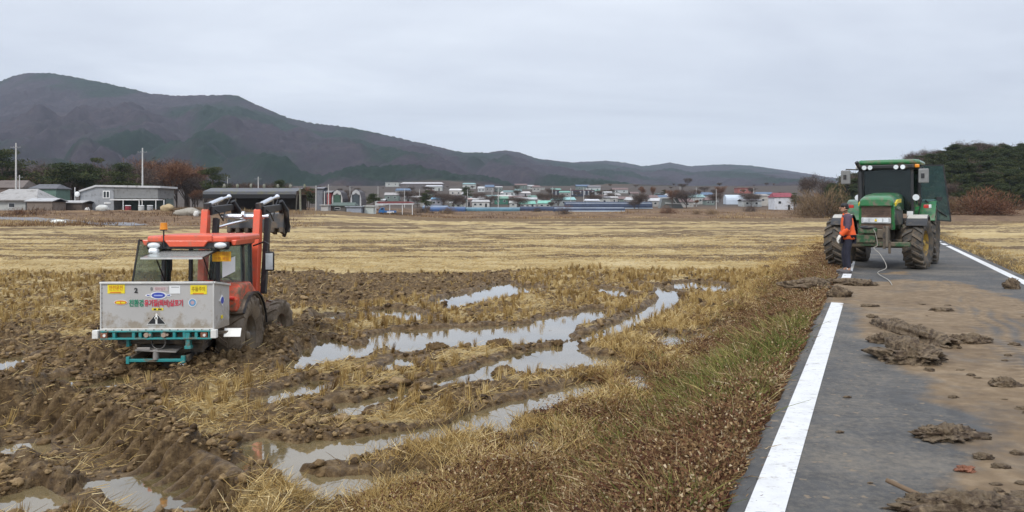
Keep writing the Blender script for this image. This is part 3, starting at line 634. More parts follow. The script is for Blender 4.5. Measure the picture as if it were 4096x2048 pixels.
# ------------------------------------------------------------------ mountains
HILLP = [(-1500,560),(-900,430),(-400,370),(0,325),(60,300),(110,291),(200,291),(300,308),(450,338),(600,374),(700,383),(850,380),(945,380),(1030,420),(1150,470),(1250,493),(1400,510),(1500,530),(1650,565),(1780,595),(1850,610),(1960,611),(2020,600),(2080,611),(2150,635),(2290,650),(2420,643),(2500,650),(2570,665),(2620,660),(2680,650),(2760,665),(2900,657),(3000,662),(3100,675),(3200,690),(3290,705),(3450,725),(3700,745),(4100,760),(5000,780)]
def build_hills():
    px = np.array([p[0] for p in HILLP], float); py = np.array([p[1] for p in HILLP], float)
    nu, ntt = 900, 300
    u = np.linspace(-1.1, 0.95, nu); t = np.linspace(0, 1.35, ntt); U, T = np.meshgrid(u, t)
    PXu = U*F+2048
    el = (HZ-np.interp(PXu, px, py))/F
    right = ss(1850, 2600, PXu)
    Yr = 2500+1500*right+120*np.sin(U*6); Y0 = 800.0
    Y = Y0+(Yr-Y0)*T; X = U*Y
    zr = CZ+el*Yr
    Tt = np.clip(T, 0, 1)
    prof = 0.30*Tt+0.70*Tt**1.9
    base = 23.0
    z = base+(zr-base)*prof
    env = (4*Tt*(1-Tt))**0.8*np.clip(el/0.15, 0.18, 1)
    # spurs running down towards the valley
    wx = X/520+0.8*fbm(X/900, Y/900, 3, 501); wy = Y/1500+0.5*fbm(X/700, Y/700, 2, 503)
    rid = 1-2*np.sqrt(gn(wx+wy*0.9, wy, 507)**2+0.012); rid2 = 1-2*np.sqrt(gn(wx*2.4-wy*1.3, wy*2.2, 509)**2+0.02); rid3 = fbm(X/90, Y/90, 4, 511)
    z = z+env*np.where(Tt > 0.72, (1-Tt)/0.28, 1)*(125*(rid-0.5)+60*(rid2-0.4)+16*rid3)
    z = z*np.where(T > 1, 1-0.9*(T-1), 1)
    # tree crowns along the crest and slopes
    z = z+(3.2*gn(X/11, Y/11, 515)+2.2*gn(X/5, Y/5, 517))*ss(0.02, 0.12, Tt)
    green = fbm(X/330+wx*0.3, Y/480, 4, 521)+0.5*(rid-0.6)
    idx = np.arange(X.size).reshape(X.shape)
    Fq = np.stack([idx[:-1, :-1], idx[:-1, 1:], idx[1:, 1:], idx[1:, :-1]], -1).reshape(-1, 4)
    m, tt, p = nodes('wooded_slope'); geo = tt.nodes.new('ShaderNodeNewGeometry').outputs['Position']
    n1 = tnoise(tt, 0.035, 8, 0.78, geo); n2 = tnoise(tt, 0.006, 5, 0.6, geo)
    f = ramp(tt, mth(tt, 'ADD', mth(tt, 'MULTIPLY', att(tt, 'green'), 0.8), mth(tt, 'MULTIPLY', n1, 0.75)), [(0.28, (0, 0, 0)), (0.62, (1, 1, 1))])
    brown = ramp(tt, n1, [(0.3, (0.028, 0.024, 0.032)), (0.55, (0.050, 0.041, 0.050)), (0.75, (0.095, 0.073, 0.073))])
    grn = ramp(tt, n1, [(0.3, (0.010, 0.020, 0.016)), (0.6, (0.022, 0.036, 0.027)), (0.8, (0.045, 0.062, 0.038))])
    c = mixc(tt, f, brown, grn)
    c = mixc(tt, ramp(tt, mth(tt, 'ADD', att(tt, 'low'), mth(tt, 'MULTIPLY', mth(tt, 'SUBTRACT', n2, 0.5), 1.2)), [(0.5, (0, 0, 0)), (0.8, (1, 1, 1))]), c, ramp(tt, n1, [(0.35, (0.07, 0.05, 0.04)), (0.6, (0.13, 0.10, 0.075)), (0.7, (0.05, 0.05, 0.03))]))
    c = mixc(tt, att(tt, 'bare'), c, (0.21, 0.165, 0.11))
    lk(tt, c, p.inputs['Base Color']); p.inputs['Roughness'].default_value = 0.95; p.inputs['Specular IOR Level'].default_value = 0.1
    lk(tt, bumpn(tt, n1, 0.6, 8), p.inputs['Normal'])
    low = ss(0.22, 0.02, T)*0.7
    sx, sy = 1840, 0.52       # a cleared patch on the slope
    bare = np.exp(-(((PXu-1850)/45)**2+((T-0.47)/0.05)**2)*1.5)
    o = npmesh('hills', np.stack([X.ravel(), Y.ravel(), z.ravel()], -1), Fq, m, dict(green=green.ravel(), low=low.ravel(), bare=np.clip(bare.ravel()*1.4-0.2, 0, 1)), smooth=True)
    tag(o, kind='structure')
build_hills()

def gz(x, y): return float(height(np.array([x]), np.array([y]))[0])

# ------------------------------------------------------------------ trees
def leafcloud(V, Fc, T, centre, rad, n, sz, tint, flat=0.5, rnd=rng):
    d = rnd.normal(0, 1, (n, 3)); d /= np.linalg.norm(d, axis=1)[:, None]; r = rnd.uniform(0.25, 1, n)**0.5
    P = np.array(centre)+d*r[:, None]*np.array(rad)
    a = rnd.normal(0, 1, (n, 3)); a /= np.linalg.norm(a, axis=1)[:, None]; b = rnd.normal(0, 1, (n, 3)); b[:, 2] *= flat
    b /= np.linalg.norm(b, axis=1)[:, None]
    k = len(V)
    tri = np.stack([P, P+a*sz*rnd.uniform(.6, 1.5, n)[:, None], P+b*sz*rnd.uniform(.4, 1.1, n)[:, None]], 1).reshape(-1, 3)
    V.extend(tri.tolist()); Fc.extend((np.arange(n*3).reshape(-1, 3)+k).tolist()); T.extend(np.repeat(np.clip(rnd.normal(tint, .16, n), 0, 1), 3).tolist())
m_pine = blade_mat('pine_needles', [(0, (0.012, 0.02, 0.008)), (0.4, (0.035, 0.05, 0.017)), (0.75, (0.075, 0.085, 0.025)), (1, (0.13, 0.11, 0.045))])
m_bark = mat('bark', (0.10, 0.075, 0.06), 0.9, bump=0.3)
m_twig = blade_mat('bare_twigs', [(0, (0.035, 0.024, 0.019)), (0.5, (0.085, 0.06, 0.048)), (1, (0.17, 0.12, 0.09))])
m_rtwig = blade_mat('russet_twigs', [(0, (0.07, 0.03, 0.018)), (0.5, (0.16, 0.075, 0.04)), (1, (0.26, 0.14, 0.08))])
m_tan = blade_mat('tan_twigs', [(0, (0.08, 0.05, 0.028)), (0.5, (0.18, 0.12, 0.065)), (1, (0.30, 0.21, 0.12))])
def pine(h=10, w=4.0, seed=0, dense=1.0, low=0.34):
    r = np.random.default_rng(seed); mb = MB(); lean = r.normal(0, 0.05*h, 2)
    top = Vector((lean[0], lean[1], h*0.93)); mid = Vector((lean[0]*0.2, lean[1]*0.6, h*0.5))
    mb.tube([(0, 0, -0.5), mid, top], [h*0.022, h*0.015, h*0.004], 7)
    V, Fc, T = [], [], []
    nb = int(11*dense)+3
    for i in range(nb):
        f = r.uniform(low, 1.0)**0.9; a = r.uniform(0, 6.28); ln = w*0.5*(1.05-0.62*(f-0.34)/0.66)*r.uniform(0.5, 1.1)
        p0 = mid.lerp(top, max(0, (f-0.5)/0.5)) if f > 0.5 else Vector((0, 0, 0)).lerp(mid, f/0.5)
        p1 = p0+Vector((math.cos(a)*ln, math.sin(a)*ln, h*0.06*r.uniform(-.4, 1)))
        mb.tube([p0, p0.lerp(p1, .5)+Vector((0, 0, h*0.015)), p1], [h*0.008, h*0.005, h*0.002], 5)
        q = r.uniform(0.17, 0.30)*w
        leafcloud(V, Fc, T, p1, (q, q, q*0.42), int(210*min(dense, 1.3)), h*0.024, r.uniform(0.3, 0.75), 0.5, r)
        leafcloud(V, Fc, T, p0.lerp(p1, .55)+Vector((0, 0, 0.2)), (q*.8, q*.8, q*0.35), int(130*min(dense, 1.3)), h*0.024, r.uniform(0.2, 0.6), 0.5, r)
    return mb, V, Fc, T
def bare(h=8, w=5.0, seed=0, n1=9, twigs=1500, low=0.25):
    r = np.random.default_rng(seed); mb = MB(); V, Fc, T = [], [], []
    mb.tube([(0, 0, -0.4), (r.normal(0, .1), r.normal(0, .1), h*0.35), (r.normal(0, .3), r.normal(0, .3), h*0.8)], [h*0.02, h*0.014, h*0.005], 6)
    ends = []
    for i in range(n1):
        z0 = h*r.uniform(low, 0.6); a = r.uniform(0, 6.28); ln = w*0.5*r.uniform(0.5, 1.0)
        p0 = Vector((0, 0, z0)); p1 = p0+Vector((math.cos(a)*ln*0.5, math.sin(a)*ln*0.5, (h-z0)*0.45)); p2 = p1+Vector((math.cos(a)*ln*.5+r.normal(0, .2), math.sin(a)*ln*.5, (h-z0)*r.uniform(0.1, 0.5)))
        mb.tube([p0, p1, p2], [h*0.010, h*0.006, h*0.002], 5); ends += [p1, p2, p1.lerp(p2, .5)]
        for j in range(3):
            q = p1.lerp(p2, r.uniform(0, .8)); e = q+Vector(r.normal(0, 1, 3)).normalized()*ln*0.4; e.z = q.z+abs(e.z-q.z)*1.2; mb.tube([q, e], [h*0.004, h*0.001], 4); ends.append(e)
    for e_ in ends:
        n = twigs//len(ends); P = np.array(e_)+r.normal(0, 1, (n, 3))*np.array([w*0.09, w*0.09, h*0.05])
        D = r.normal(0, 1, (n, 3)); D[:, 2] = np.abs(D[:, 2])+0.3; D /= np.linalg.norm(D, axis=1)[:, None]; D *= (h*0.075*r.uniform(.5, 1.4, n))[:, None]
        S = np.cross(D, r.normal(0, 1, (n, 3))); S /= np.linalg.norm(S, axis=1)[:, None]; S *= h*0.0042
        k = len(V); V.extend(np.stack([P-S, P+S, P+D], 1).reshape(-1, 3).tolist()); Fc.extend((np.arange(n*3).reshape(-1, 3)+k).tolist()); T.extend(np.repeat(r.uniform(0, 1, n), 3).tolist())
    return mb, V, Fc, T
def bush(h=3, w=4, seed=0, n=2600):
    r = np.random.default_rng(seed); mb = MB(); V, Fc, T = [], [], []
    for i in range(7):
        a = r.uniform(0, 6.28); e = (math.cos(a)*w*.3*r.random(), math.sin(a)*w*.3, h*r.uniform(.5, .8)); mb.tube([(0, 0, -.2), e], [0.05, 0.015], 5)
    P = r.normal(0, 1, (n, 3)); P /= np.linalg.norm(P, axis=1)[:, None]; P *= (r.uniform(0.05, 1, n)**0.45)[:, None]*np.array([w/2, w/2, h*0.85])*(1+0.25*np.sin(P[:, 0:1]*5+seed)); P[:, 2] = np.abs(P[:, 2])
    D = r.normal(0, 1, (n, 3))*0.6+P*np.array([.5, .5, .6]); D[:, 2] += 0.4; D /= np.linalg.norm(D, axis=1)[:, None]; D *= (h*0.14*r.uniform(.5, 1.4, n))[:, None]
    S = np.cross(D, r.normal(0, 1, (n, 3))); S /= np.linalg.norm(S, axis=1)[:, None]; S *= h*0.006
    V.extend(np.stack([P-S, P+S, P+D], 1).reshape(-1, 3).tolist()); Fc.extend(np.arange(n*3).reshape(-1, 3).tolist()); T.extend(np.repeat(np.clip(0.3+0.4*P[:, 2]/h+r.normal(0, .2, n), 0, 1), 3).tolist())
    return mb, V, Fc, T
def mktree(name, gen, mcrown, label, cat, group=None):
    mb, V, Fc, T = gen
    root = empty(name, (0, 0, 0), 0, label, cat, group)
    mb.build('trunk', m_bark, root, fixn=False)
    c = npmesh('crown' if name != 'bush' else 'twigs', V, Fc, mcrown, dict(tint=T)); c.parent = root
    return root
def put(tree, x, y, s=1.0, rz=0, label=None, z=None):
    tree.location = (x, y, gz(x, y) if z is None else z); tree.scale = (s, s, s); tree.rotation_euler = (0, 0, rz)
    if label: tree['label'] = label
    return tree
def putpx(tree, px, pyt, Y, h, rz=0, label=None, sx=1.0):
    """stand the tree on the ground in the photo column px at distance Y with its top at photo row pyt"""
    x = (px-2048)/F*Y; zg = gz(x, Y); top = CZ-(pyt-HZ)/F*Y; s = (top-zg)/h
    put(tree, x, Y, s, rz, label, zg); tree.scale = (s*sx, s*sx, s); return tree

protoP = [mktree('pine_tree', pine(10, 6.5, 20+i, 1.25), m_pine, 'x', 'tree') for i in range(4)]
protoL = [mktree('bare_tree', bare(8, 10, 140+i, 16, 7000, 0.06), m_twig, 'x', 'tree') for i in range(3)]
protoW = [mktree('pine_tree', pine(10, 5.5, 120+i, 2.3, 0.14), m_pine, 'x', 'tree') for i in range(3)]
protoB = [mktree('bare_tree', bare(8, 6.5, 40+i, 10, 2600), m_twig, 'x', 'tree') for i in range(4)]
protoR = [mktree('bare_tree', bare(8, 5.5, 60+i, 10, 3000, 0.15), m_rtwig, 'x', 'tree') for i in range(2)]
protoS = [mktree('bush', bush(3, 4.5, 80+i), mm_, 'x', 'bush') for i, mm_ in enumerate((m_twig, m_tan, m_rtwig))]
used = set()
def take(proto):
    if proto.name in used: return copy_tree(proto)
    used.add(proto.name); return proto
# named village trees
for (px, pyt, Y, k, sx, lb) in (
 (275, 622, 200, 0, 1.5, 'broad dark green pine with a flat crown behind the low village sheds'),
 (350, 632, 206, 2, 1.1, 'smaller green pine touching the right side of the broad flat pine'),
 (500, 655, 200, 1, 1.35, 'dark green pine rising behind the grey house beside the tall utility pole'),
 (852, 662, 215, 3, 1.0, 'narrow dark pine standing at the left end of the long black shed'),
 (12, 590, 200, 3, 1.3, 'dark pine at the left edge of the picture'),
 (1125, 722, 215, 1, 1.1, 'low pine behind the right half of the long black shed'),
 (1235, 755, 210, 2, 1.15, 'dark pine just right of the long black shed'),
 (1495, 762, 260, 0, 1.1, 'small dark pine behind the pair of arched sheds'),
 (1700, 762, 270, 2, 1.0, 'small pine behind the open blue and white stall'),
 (1870, 748, 420, 1, 1.5, 'wide dark pine clump above the village roofs'),
 (2655, 757, 500, 3, 1.2, 'small green pine left of the white framed greenhouse'),
 (2420, 757, 520, 0, 1.0, 'small dark pine behind the blue greenhouses'),
 (3175, 772, 330, 2, 1.4, 'dark round pine beside the red roofed house')):
    putpx(take(protoP[k]), px, pyt, Y, 10, k*1.3, lb, sx)
rr = random.Random(5)
LB = 'bare brown winter tree in the belt behind the village'
for i in range(104):
    px = -60+i*12.5+rr.uniform(-15, 15)
    if px > 1230: break
    top = 690+rr.uniform(-30, 40) if px < 760 else 748+rr.uniform(-15, 25)
    if 590 < px < 760: top = rr.uniform(645, 710)
    Y = rr.uniform(212, 250)
    o = take(protoR[i % 2] if rr.random() < (0.35 if 560 < px < 800 else 0.08) else protoB[rr.randrange(4)])
    putpx(o, px, top, Y, 8, rr.uniform(0, 6.28), LB, rr.uniform(1.0, 1.5)); o['group'] = 'bare winter trees behind the village'
o = putpx(take(protoR[0]), 745, 678, 230, 8, 1, 'rust coloured tree left of the long black shed', 1.3)
for i in range(150):
    px = 1180+rr.uniform(0, 2200); Y = rr.uniform(330, 720)
    top = np.interp(Y, [330, 720], [790, 742])+rr.uniform(-14, 18)
    if 2550 < px < 2900: top -= rr.uniform(0, 22)
    o = take(protoR[i % 2] if (px > 2520 and rr.random() < 0.25) else protoL[rr.randrange(3)])
    putpx(o, px, top, Y, 8, rr.uniform(0, 6.28), LB, rr.uniform(0.9, 1.6)); o['group'] = 'bare winter trees behind the village'; o['label'] = 'bare brown winter tree among the houses across the valley'; o['group'] = 'bare winter trees across the valley'
for px in (2573, 2612): putpx(take(protoR[1]), px, 748, 430, 8, px, 'dark red narrow tree behind the blue greenhouses', 0.55)['group'] = 'narrow red trees'
putpx(take(protoB[2]), 3232, 705, 260, 8, 2, 'tall thin bare tree left of the dark wooded knoll', 0.7)
putpx(take(protoS[1]), 3305, 735, 215, 3, 0, 'large rounded tan bare bush left of the green tractor', 0.95)
putpx(take(protoS[1]), 3235, 758, 225, 3, 2, 'smaller tan bush at the foot of the dark knoll', 0.95)
putpx(take(protoS[2]), 3905, 748, 170, 3, 0, 'reddish brown thicket below the dark pine wood', 1.6)
putpx(take(protoS[2]), 3975, 765, 168, 3, 1, 'lower reddish thicket at the right foot of the pine wood', 1.6)
putpx(take(protoS[1]), 3790, 770, 172, 3, 3, 'low tan thicket just right of the open tractor door', 1.4)
for i in range(46):
    px = rr.choice([rr.uniform(-20, 1250), rr.uniform(1250, 3350)]); Y = rr.uniform(150, 178) if px < 1250 else rr.uniform(240, 320)
    if 320 < px < 660 and Y < 165: Y = 168
    o = take(protoS[rr.choice([0, 1, 1, 2])]); putpx(o, px, rr.uniform(818, 842) if px > 1250 else rr.uniform(812, 850), Y, 3, rr.uniform(0, 6), 'low scrubby bare bush at the far edge of the fields', rr.uniform(1, 1.8)); o['group'] = 'scrubby bushes at the far field edge'
# the pine wood on the right-hand knoll
for i in range(290):
    px = 3270+rr.uniform(0, 1)**0.9*1150; v = (i % 6)/5; Y = 222+v*85+rr.uniform(-6, 6)
    topl = np.interp(px, [3250, 3330, 3420, 3520, 3660, 3720, 3800, 3950, 4096, 4500], [722, 700, 690, 672, 618, 600, 584, 572, 568, 560])
    x = (px-2048)/F*Y; zg = gz(x, Y); base = HZ-(zg-CZ)/Y*F
    pyt = base+(topl-base)*(0.38+0.62*v)+rr.uniform(-6, 12)
    if base-pyt < 60: pyt = base-60
    bt = rr.random() < 0.11
    o = take(protoB[rr.randrange(4)] if bt else protoW[rr.randrange(3)])
    putpx(o, px, pyt, Y, 8 if bt else 10, rr.uniform(0, 6), 'bare tree mixed into the dark pine wood on the right' if bt else 'dark pine of the wood on the right-hand knoll', rr.uniform(1.0, 1.3)); o['group'] = 'bare trees in the right-hand wood' if bt else 'pines of the right-hand wood'
for lst in (protoL, protoP, protoB, protoR, protoS, protoW):
    for p_ in lst:
        if p_.name not in used:
            for ch in list(p_.children): bpy.data.objects.remove(ch)
            bpy.data.objects.remove(p_)

# ------------------------------------------------------------------ utility poles
m_conc = mat('pole_concrete', (0.50, 0.49, 0.47), 0.85); m_ins = mat('insulator', (0.25, 0.25, 0.26), 0.5)
pole0 = None
def pole(px, pyt, Y, label, group=None, arms=1):
    global pole0
    x = (px-2048)/F*Y; zg = gz(x, Y); top = CZ-(pyt-HZ)/F*Y
    if pole0 is None:
        pole0 = empty('utility_pole', (0, 0, 0), 0, 'x', 'utility pole')
        m = MB(); m.tube([(0, 0, -0.3), (0, 0, 12)], [0.19, 0.11], 10); m.build('shaft', m_conc, pole0)
        m = MB(); m.beam((-0.9, -0.14, 11.2), (0.9, -0.14, 11.2), 0.08, 0.08); m.build('crossarm', m_ins, pole0)
        m = MB()
        for q in (-0.8, -0.3, 0.3, 0.8): m.cyl((q, -0.14, 11.25), (q, -0.14, 11.42), 0.05, n=6)
        m.build('insulator', m_ins, pole0)
        o = pole0
    else: o = copy_tree(pole0)
    o.location = (x, Y, zg); s = (top-zg)/12; o.scale = (max(s, .9), max(s, .9), s); o['label'] = label
    if group: o['group'] = group
    return o
pole(64, 572, 178, 'tall concrete utility pole behind the white hip roofed house at far left')
pole(570, 592, 182, 'tall concrete utility pole rising behind the grey house')
pole(78, 700, 176, 'short utility pole close beside the tall pole at far left')
pole(1033, 707, 190, 'utility pole whose top shows above the middle of the black shed roof')
pole(910, 705, 240, 'thin utility pole behind the left part of the black shed')
pole(1264, 742, 200, 'utility pole at the left of the red and green arched sheds')
pole(1298, 765, 198, 'short white pole between the grey tower shed and the red shed')
pole(1314, 738, 199, 'utility pole in front of the red shed')
for (px, pyt) in ((1618, 755), (1678, 757), (1870, 757), (1968, 752), (1993, 748), (2210, 748), (2335, 750), (2462, 758), (2283, 752), (2720, 745), (2785, 750), (2865, 756), (3015, 752), (2410, 765), (3230, 740), (1400, 745), (1512, 745)):
    pole(px, pyt, 330+(px*7) % 120, 'distant concrete utility pole among the village roofs', 'distant utility poles')

# ------------------------------------------------------------------ buildings
def bmat(col, rough=0.8): return mat('wall_%d_%d_%d' % tuple(int(c*100) for c in col), col, rough, var=0.10, scale=1.2, dirt=(col[0]*.55, col[1]*.53, col[2]*.5), dirtamt=0.28, dscale=0.8)
m_dark = mat('dark_opening', (0.02, 0.021, 0.024), 0.4); m_pane = mat('window_pane', (0.03, 0.035, 0.04), 0.15); m_wf = mat('white_frame', (0.75, 0.75, 0.74), 0.6)
def house(name, label, px0, px1, Y, eave_py, ridge_py, wall, roof, depth=7, hip=0.0, windows=2, door=True, over=0.35, rz=0, cat='house', flat=False, base=None, group=None):
    xc = ((px0+px1)/2-2048)/F*Y; wd = (px1-px0)/F*Y; zg = gz(xc, Y) if base is None else CZ-(base-HZ)/F*Y
    he = (CZ-(eave_py-HZ)/F*Y)-zg; hr = (CZ-(ridge_py-HZ)/F*Y)-zg
    he = max(he, 1.2); hr = max(hr, he+0.15)
    o = empty(name, (xc, Y, zg), rz, label, cat, group); yb = depth
    m = MB(); m.box((0, yb/2, he/2-0.5), (wd-2*over, yb, he+1.0)); m.build('wall', bmat(wall), o)
    m = MB(); W = wd/2; a, b = -over, yb+over; c = yb/2; hx = hip*wd/2
    e0 = he-0.02; th = 0.16
    if flat:
        m.box((0, c, he+0.12), (wd, yb+2*over, 0.24))
    else:
        for dz in (0, th):
            m.add([(-W, a, e0+dz), (W, a, e0+dz), (W, b, e0+dz), (-W, b, e0+dz), (-W+hx, c, hr+dz), (W-hx, c, hr+dz)], [(0, 1, 5, 4), (2, 3, 4, 5), (1, 2, 5), (3, 0, 4)])
        m.add([(-W, a, e0), (W, a, e0), (W, b, e0), (-W, b, e0), (-W, a, e0+th), (W, a, e0+th), (W, b, e0+th), (-W, b, e0+th)], [(0, 1, 5, 4), (1, 2, 6, 5), (2, 3, 7, 6), (3, 0, 4, 7)])
    m.build('roof', bmat(roof, 0.6), o, fixn=False)
    nw = windows; sl = (wd-1.2)/max(nw+(1 if door else 0), 1)
    for i in range(nw):
        x = -wd/2+0.6+sl*(i+0.5); fw = min(1.3, sl*0.6); fh = min(1.1, he*0.4)
        m = MB(); m.box((x, -0.03, he*0.58), (fw, 0.06, fh)); f = m.build('window', m_wf, o)
        m = MB(); m.box((x, -0.075, he*0.58), (fw-0.16, 0.03, fh-0.16)); m.build('pane', m_pane, f)
    if door:
        m = MB(); m.box((wd/2-0.6-sl*0.5, -0.03, min(2.0, he*.85)/2), (0.9, 0.06, min(2.0, he*.85))); m.build('door', m_dark, o)
    return o
WH = (0.43, 0.44, 0.42); GY = (0.38, 0.39, 0.40); DG = (0.12, 0.12, 0.125); RD_ = (0.30, 0.05, 0.05); TL = (0.10, 0.30, 0.24); LT = (0.27, 0.45, 0.38); BL = (0.04, 0.11, 0.26)
# far-left white house with a grey hip roof and its lean-to
house('village_house', 'white walled house with a pale grey hipped roof at the left edge', -60, 155, 165, 802, 757, WH, (0.33, 0.315, 0.30), 8, 0.45, 2, True, 0.8)
house('lean_to_shed', 'low lean-to with a white sheet roof joined to the white house', 100, 215, 162, 806, 795, (0.2, 0.16, 0.13), (0.42, 0.42, 0.42), 5, 0, 0, False, cat='shed')
house('low_shed', 'low dark shed with white sheet roof between the white house and the grey house', 188, 335, 168, 812, 804, (0.10, 0.075, 0.06), (0.42, 0.41, 0.40), 5, 0, 0, False, cat='shed')
house('village_house', 'dark grey roofed house with green wall behind the low sheds', 110, 230, 188, 756, 738, (0.12, 0.20, 0.165), (0.12, 0.12, 0.13), 6, 0.3, 1, False)
house('village_house', 'old house with an earthy brown roof at the left edge behind the white house', -50, 95, 186, 752, 722, (0.16, 0.12, 0.10), (0.13, 0.10, 0.085), 7, 0.2, 0, False)
# grey box house: low left wing with sloping roof, tall right wing with upper panel, porch on posts
Y = 172; X0 = (318-2048)/F*Y; zg = gz(X0+8, Y); S = Y/F
def hz_(py): return CZ-(py-HZ)*S-zg
gh = empty('grey_house', (X0, Y, zg), 0, 'light grey flat roofed house with white roof edge and a lower porch on white posts', 'house')
def lx(px): return (px-318)*S
m = MB(); m.prism([(lx(318), -1), (lx(455), -1), (lx(455), hz_(748)), (lx(390), hz_(746)), (lx(322), hz_(765))], 0, 8, 'XZ'); m.build('wall', bmat((0.30, 0.31, 0.325)), gh)
m = MB(); m.box(((lx(457)+lx(632))/2, 4, (hz_(748)+hz_(793))/2), (lx(632)-lx(457), 8.1, hz_(748)-hz_(793))); m.build('wall_panel', bmat((0.19, 0.19, 0.185)), gh)
m = MB(); m.box(((lx(470)+lx(632))/2, 6, hz_(795)/2-.5), (lx(632)-lx(470), 4, hz_(795)+1)); m.build('lower_wall', bmat((0.10, 0.13, 0.12)), gh)
m = MB(); m.prism([(lx(320), hz_(768)), (lx(388), hz_(747)), (lx(645), hz_(752)), (lx(645), hz_(744)), (lx(386), hz_(740)), (lx(318), hz_(762))], -0.4, 8.4, 'XZ'); m.build('roof', bmat((0.50, 0.50, 0.50)), gh)
m = MB(); m.box((lx(426), -0.05, hz_(778)), (1.5, 0.1, 1.65)); f = m.build('window', m_wf, gh)
for q in (-0.33, 0.33): m = MB(); m.box((lx(426)+q, -0.11, hz_(778)), (0.48, 0.05, 1.25)); m.build('pane', m_pane, f)
m = MB(); m.box((lx(430), -0.05, hz_(812)), (1.4, 0.1, 0.3)); m.build('window', m_wf, gh)
m = MB(); m.box(((lx(458)+lx(650))/2, -1.0, hz_(799)), (lx(650)-lx(458), 2.2, 0.28)); m.build('porch_roof', bmat((0.62, 0.62, 0.61)), gh)
for px in (511, 574, 586, 640, 672): m = MB(); m.box((lx(px), -2.0, hz_(799)/2), (0.14, 0.14, hz_(799))); m.build('post', m_wf, gh)
m = MB(); m.box((lx(325)-1.2, -0.3, hz_(777)), (0.1, 0.1, 3)); m.ball((lx(325)-0.6, -0.5, hz_(777)), (0.6, 0.25, 0.6), 12, 6); tag(m.build('satellite_dish', m_wf, gh))
# long shed with black shade roof and ridge finials
Y = 160; X0 = (815-2048)/F*Y; zg = gz(X0+10, Y); S = Y/F
sh = empty('long_shed', (X0, Y, zg), 0, 'long open shed with black eaves band and mossy grey roof behind the loader arms', 'shed')
def lx(px): return (px-815)*S
h1, h2, h3 = hz_(778), hz_(766), hz_(750)
m_shr = mat('shed_roof', (0.115, 0.12, 0.135), 0.7, dirt=(0.16, 0.16, 0.10), dirtamt=0.35, dscale=1)
m = MB(); m.add([(lx(815), -0.5, h2), (lx(1188), -0.5, h2), (lx(1188), -0.5, h1), (lx(815), -0.5, h1), (lx(815), 4, h3), (lx(1195), 4, h3), (lx(815), 8.5, h2), (lx(1188), 8.5, h2)], [(0, 1, 2, 3), (0, 1, 5, 4), (4, 5, 7, 6)]); m.build('roof', m_shr, sh)
m = MB(); m.box((lx(1000), -0.48, h1-0.35), (lx(1186)-lx(817), 0.06, 0.8)); m.build('eaves_curtain', mat('black_net', (0.012, 0.012, 0.014), 0.8), sh)
m = MB(); m.box((lx(1000), 8, h1/2), (lx(1186)-lx(817), 0.2, h1)); m.build('back_wall', mat('shed_back', (0.035, 0.027, 0.022), 0.9), sh)
for px in (820, 945, 1095, 1186):
    m = MB(); m.tube([(lx(px), -0.3, -0.3), (lx(px)+(-0.2 if px < 900 else 0.2 if px > 1150 else 0), -0.3, h1)], [0.11, 0.13], 8); m.build('post', mat('shed_post', (0.10, 0.09, 0.075), 0.9), sh)
m = MB(); m.tube([(lx(1202), 0, -0.3), (lx(1200), 0, h2+0.6)], [0.22, 0.2], 8); m.build('chimney_stack', mat('moss_stone', (0.24, 0.23, 0.19), 0.9, dirt=(.14, .15, .08)), sh)
for px in (868, 922, 978, 1032, 1088, 1140, 1198):
    m = MB(); m.ball((lx(px), 4, h3+0.35), (0.28, 0.28, 0.5), 10, 6, jit=0.4, seed=px); m.build('ridge_vent', mat('moss_stone', (0, 0, 0)), sh)
# arched sheds
def arched(px0, px1, Y, pyt, label, front, infill):
    S = Y/F; xc = ((px0+px1)/2-2048)*S; zg = gz(xc, Y); W = (px1-px0)*S; H = CZ-(pyt-HZ)*S-zg
    o = empty('arched_shed', (xc, Y, zg), 0, label, 'shed'); pts = []
    prof = [(-W/2, -0.3), (-W/2, H*0.62), (-W*0.32, H*0.9), (0, H), (W*0.32, H*0.9), (W/2, H*0.62), (W/2, -0.3)]
    m = MB(); m.prism(prof, 0.1, 7, 'XZ'); m.build('shell', bmat((0.09, 0.08, 0.085)), o)
    inn = [(x*0.8, z*0.9) for x, z in prof]
    m = MB(); V = [(x, 0, z) for x, z in prof]+[(x*0.72, 0, z*0.86) for x, z in prof]
    m.add(V+[(a, 0.15, c) for a, b, c in V], [(i, i+1, i+8, i+7) for i in range(6)]+[(i+14, i+15, i+22, i+21) for i in range(6)]+[(i, i+1, i+15, i+14) for i in range(6)]); m.build('arch_frame', bmat(front), o)
    m = MB(); m.box((0, 0.04, H*0.38), (W*0.72, 0.08, H*0.8)); m.build('door', bmat(infill), o)
arched(1327, 1370, 200, 760, 'arched shed with pale frame and green door beside the red shed', (0.45, 0.44, 0.42), (0.05, 0.10, 0.07))
arched(1402, 1445, 202, 758, 'arched shed with pale frame and dark grey door', (0.42, 0.42, 0.42), (0.06, 0.075, 0.085))
house('red_shed', 'narrow bright red shed left of the green doored arched shed', 1302, 1328, 203, 770, 764, RD_, (0.2, 0.2, 0.2), 5, 0, 0, False, cat='shed')
house('grey_tower_shed', 'tall dark grey shed behind two white poles', 1262, 1296, 204, 755, 750, (0.17, 0.18, 0.20), (0.2, 0.2, 0.22), 5, 0, 0, False, cat='shed')
house('low_shed', 'low shed with dark green roof in front of the arched sheds', 1320, 1420, 192, 824, 812, (0.12, 0.11, 0.10), (0.07, 0.10, 0.08), 5, 0.1, 1, True, cat='shed')
house('block_wall', 'pale grey block enclosure right of the black shed', 1278, 1318, 188, 822, 819, (0.44, 0.43, 0.41), (0.4, 0.4, 0.39), 3, 0, 0, False, flat=True, cat='wall')
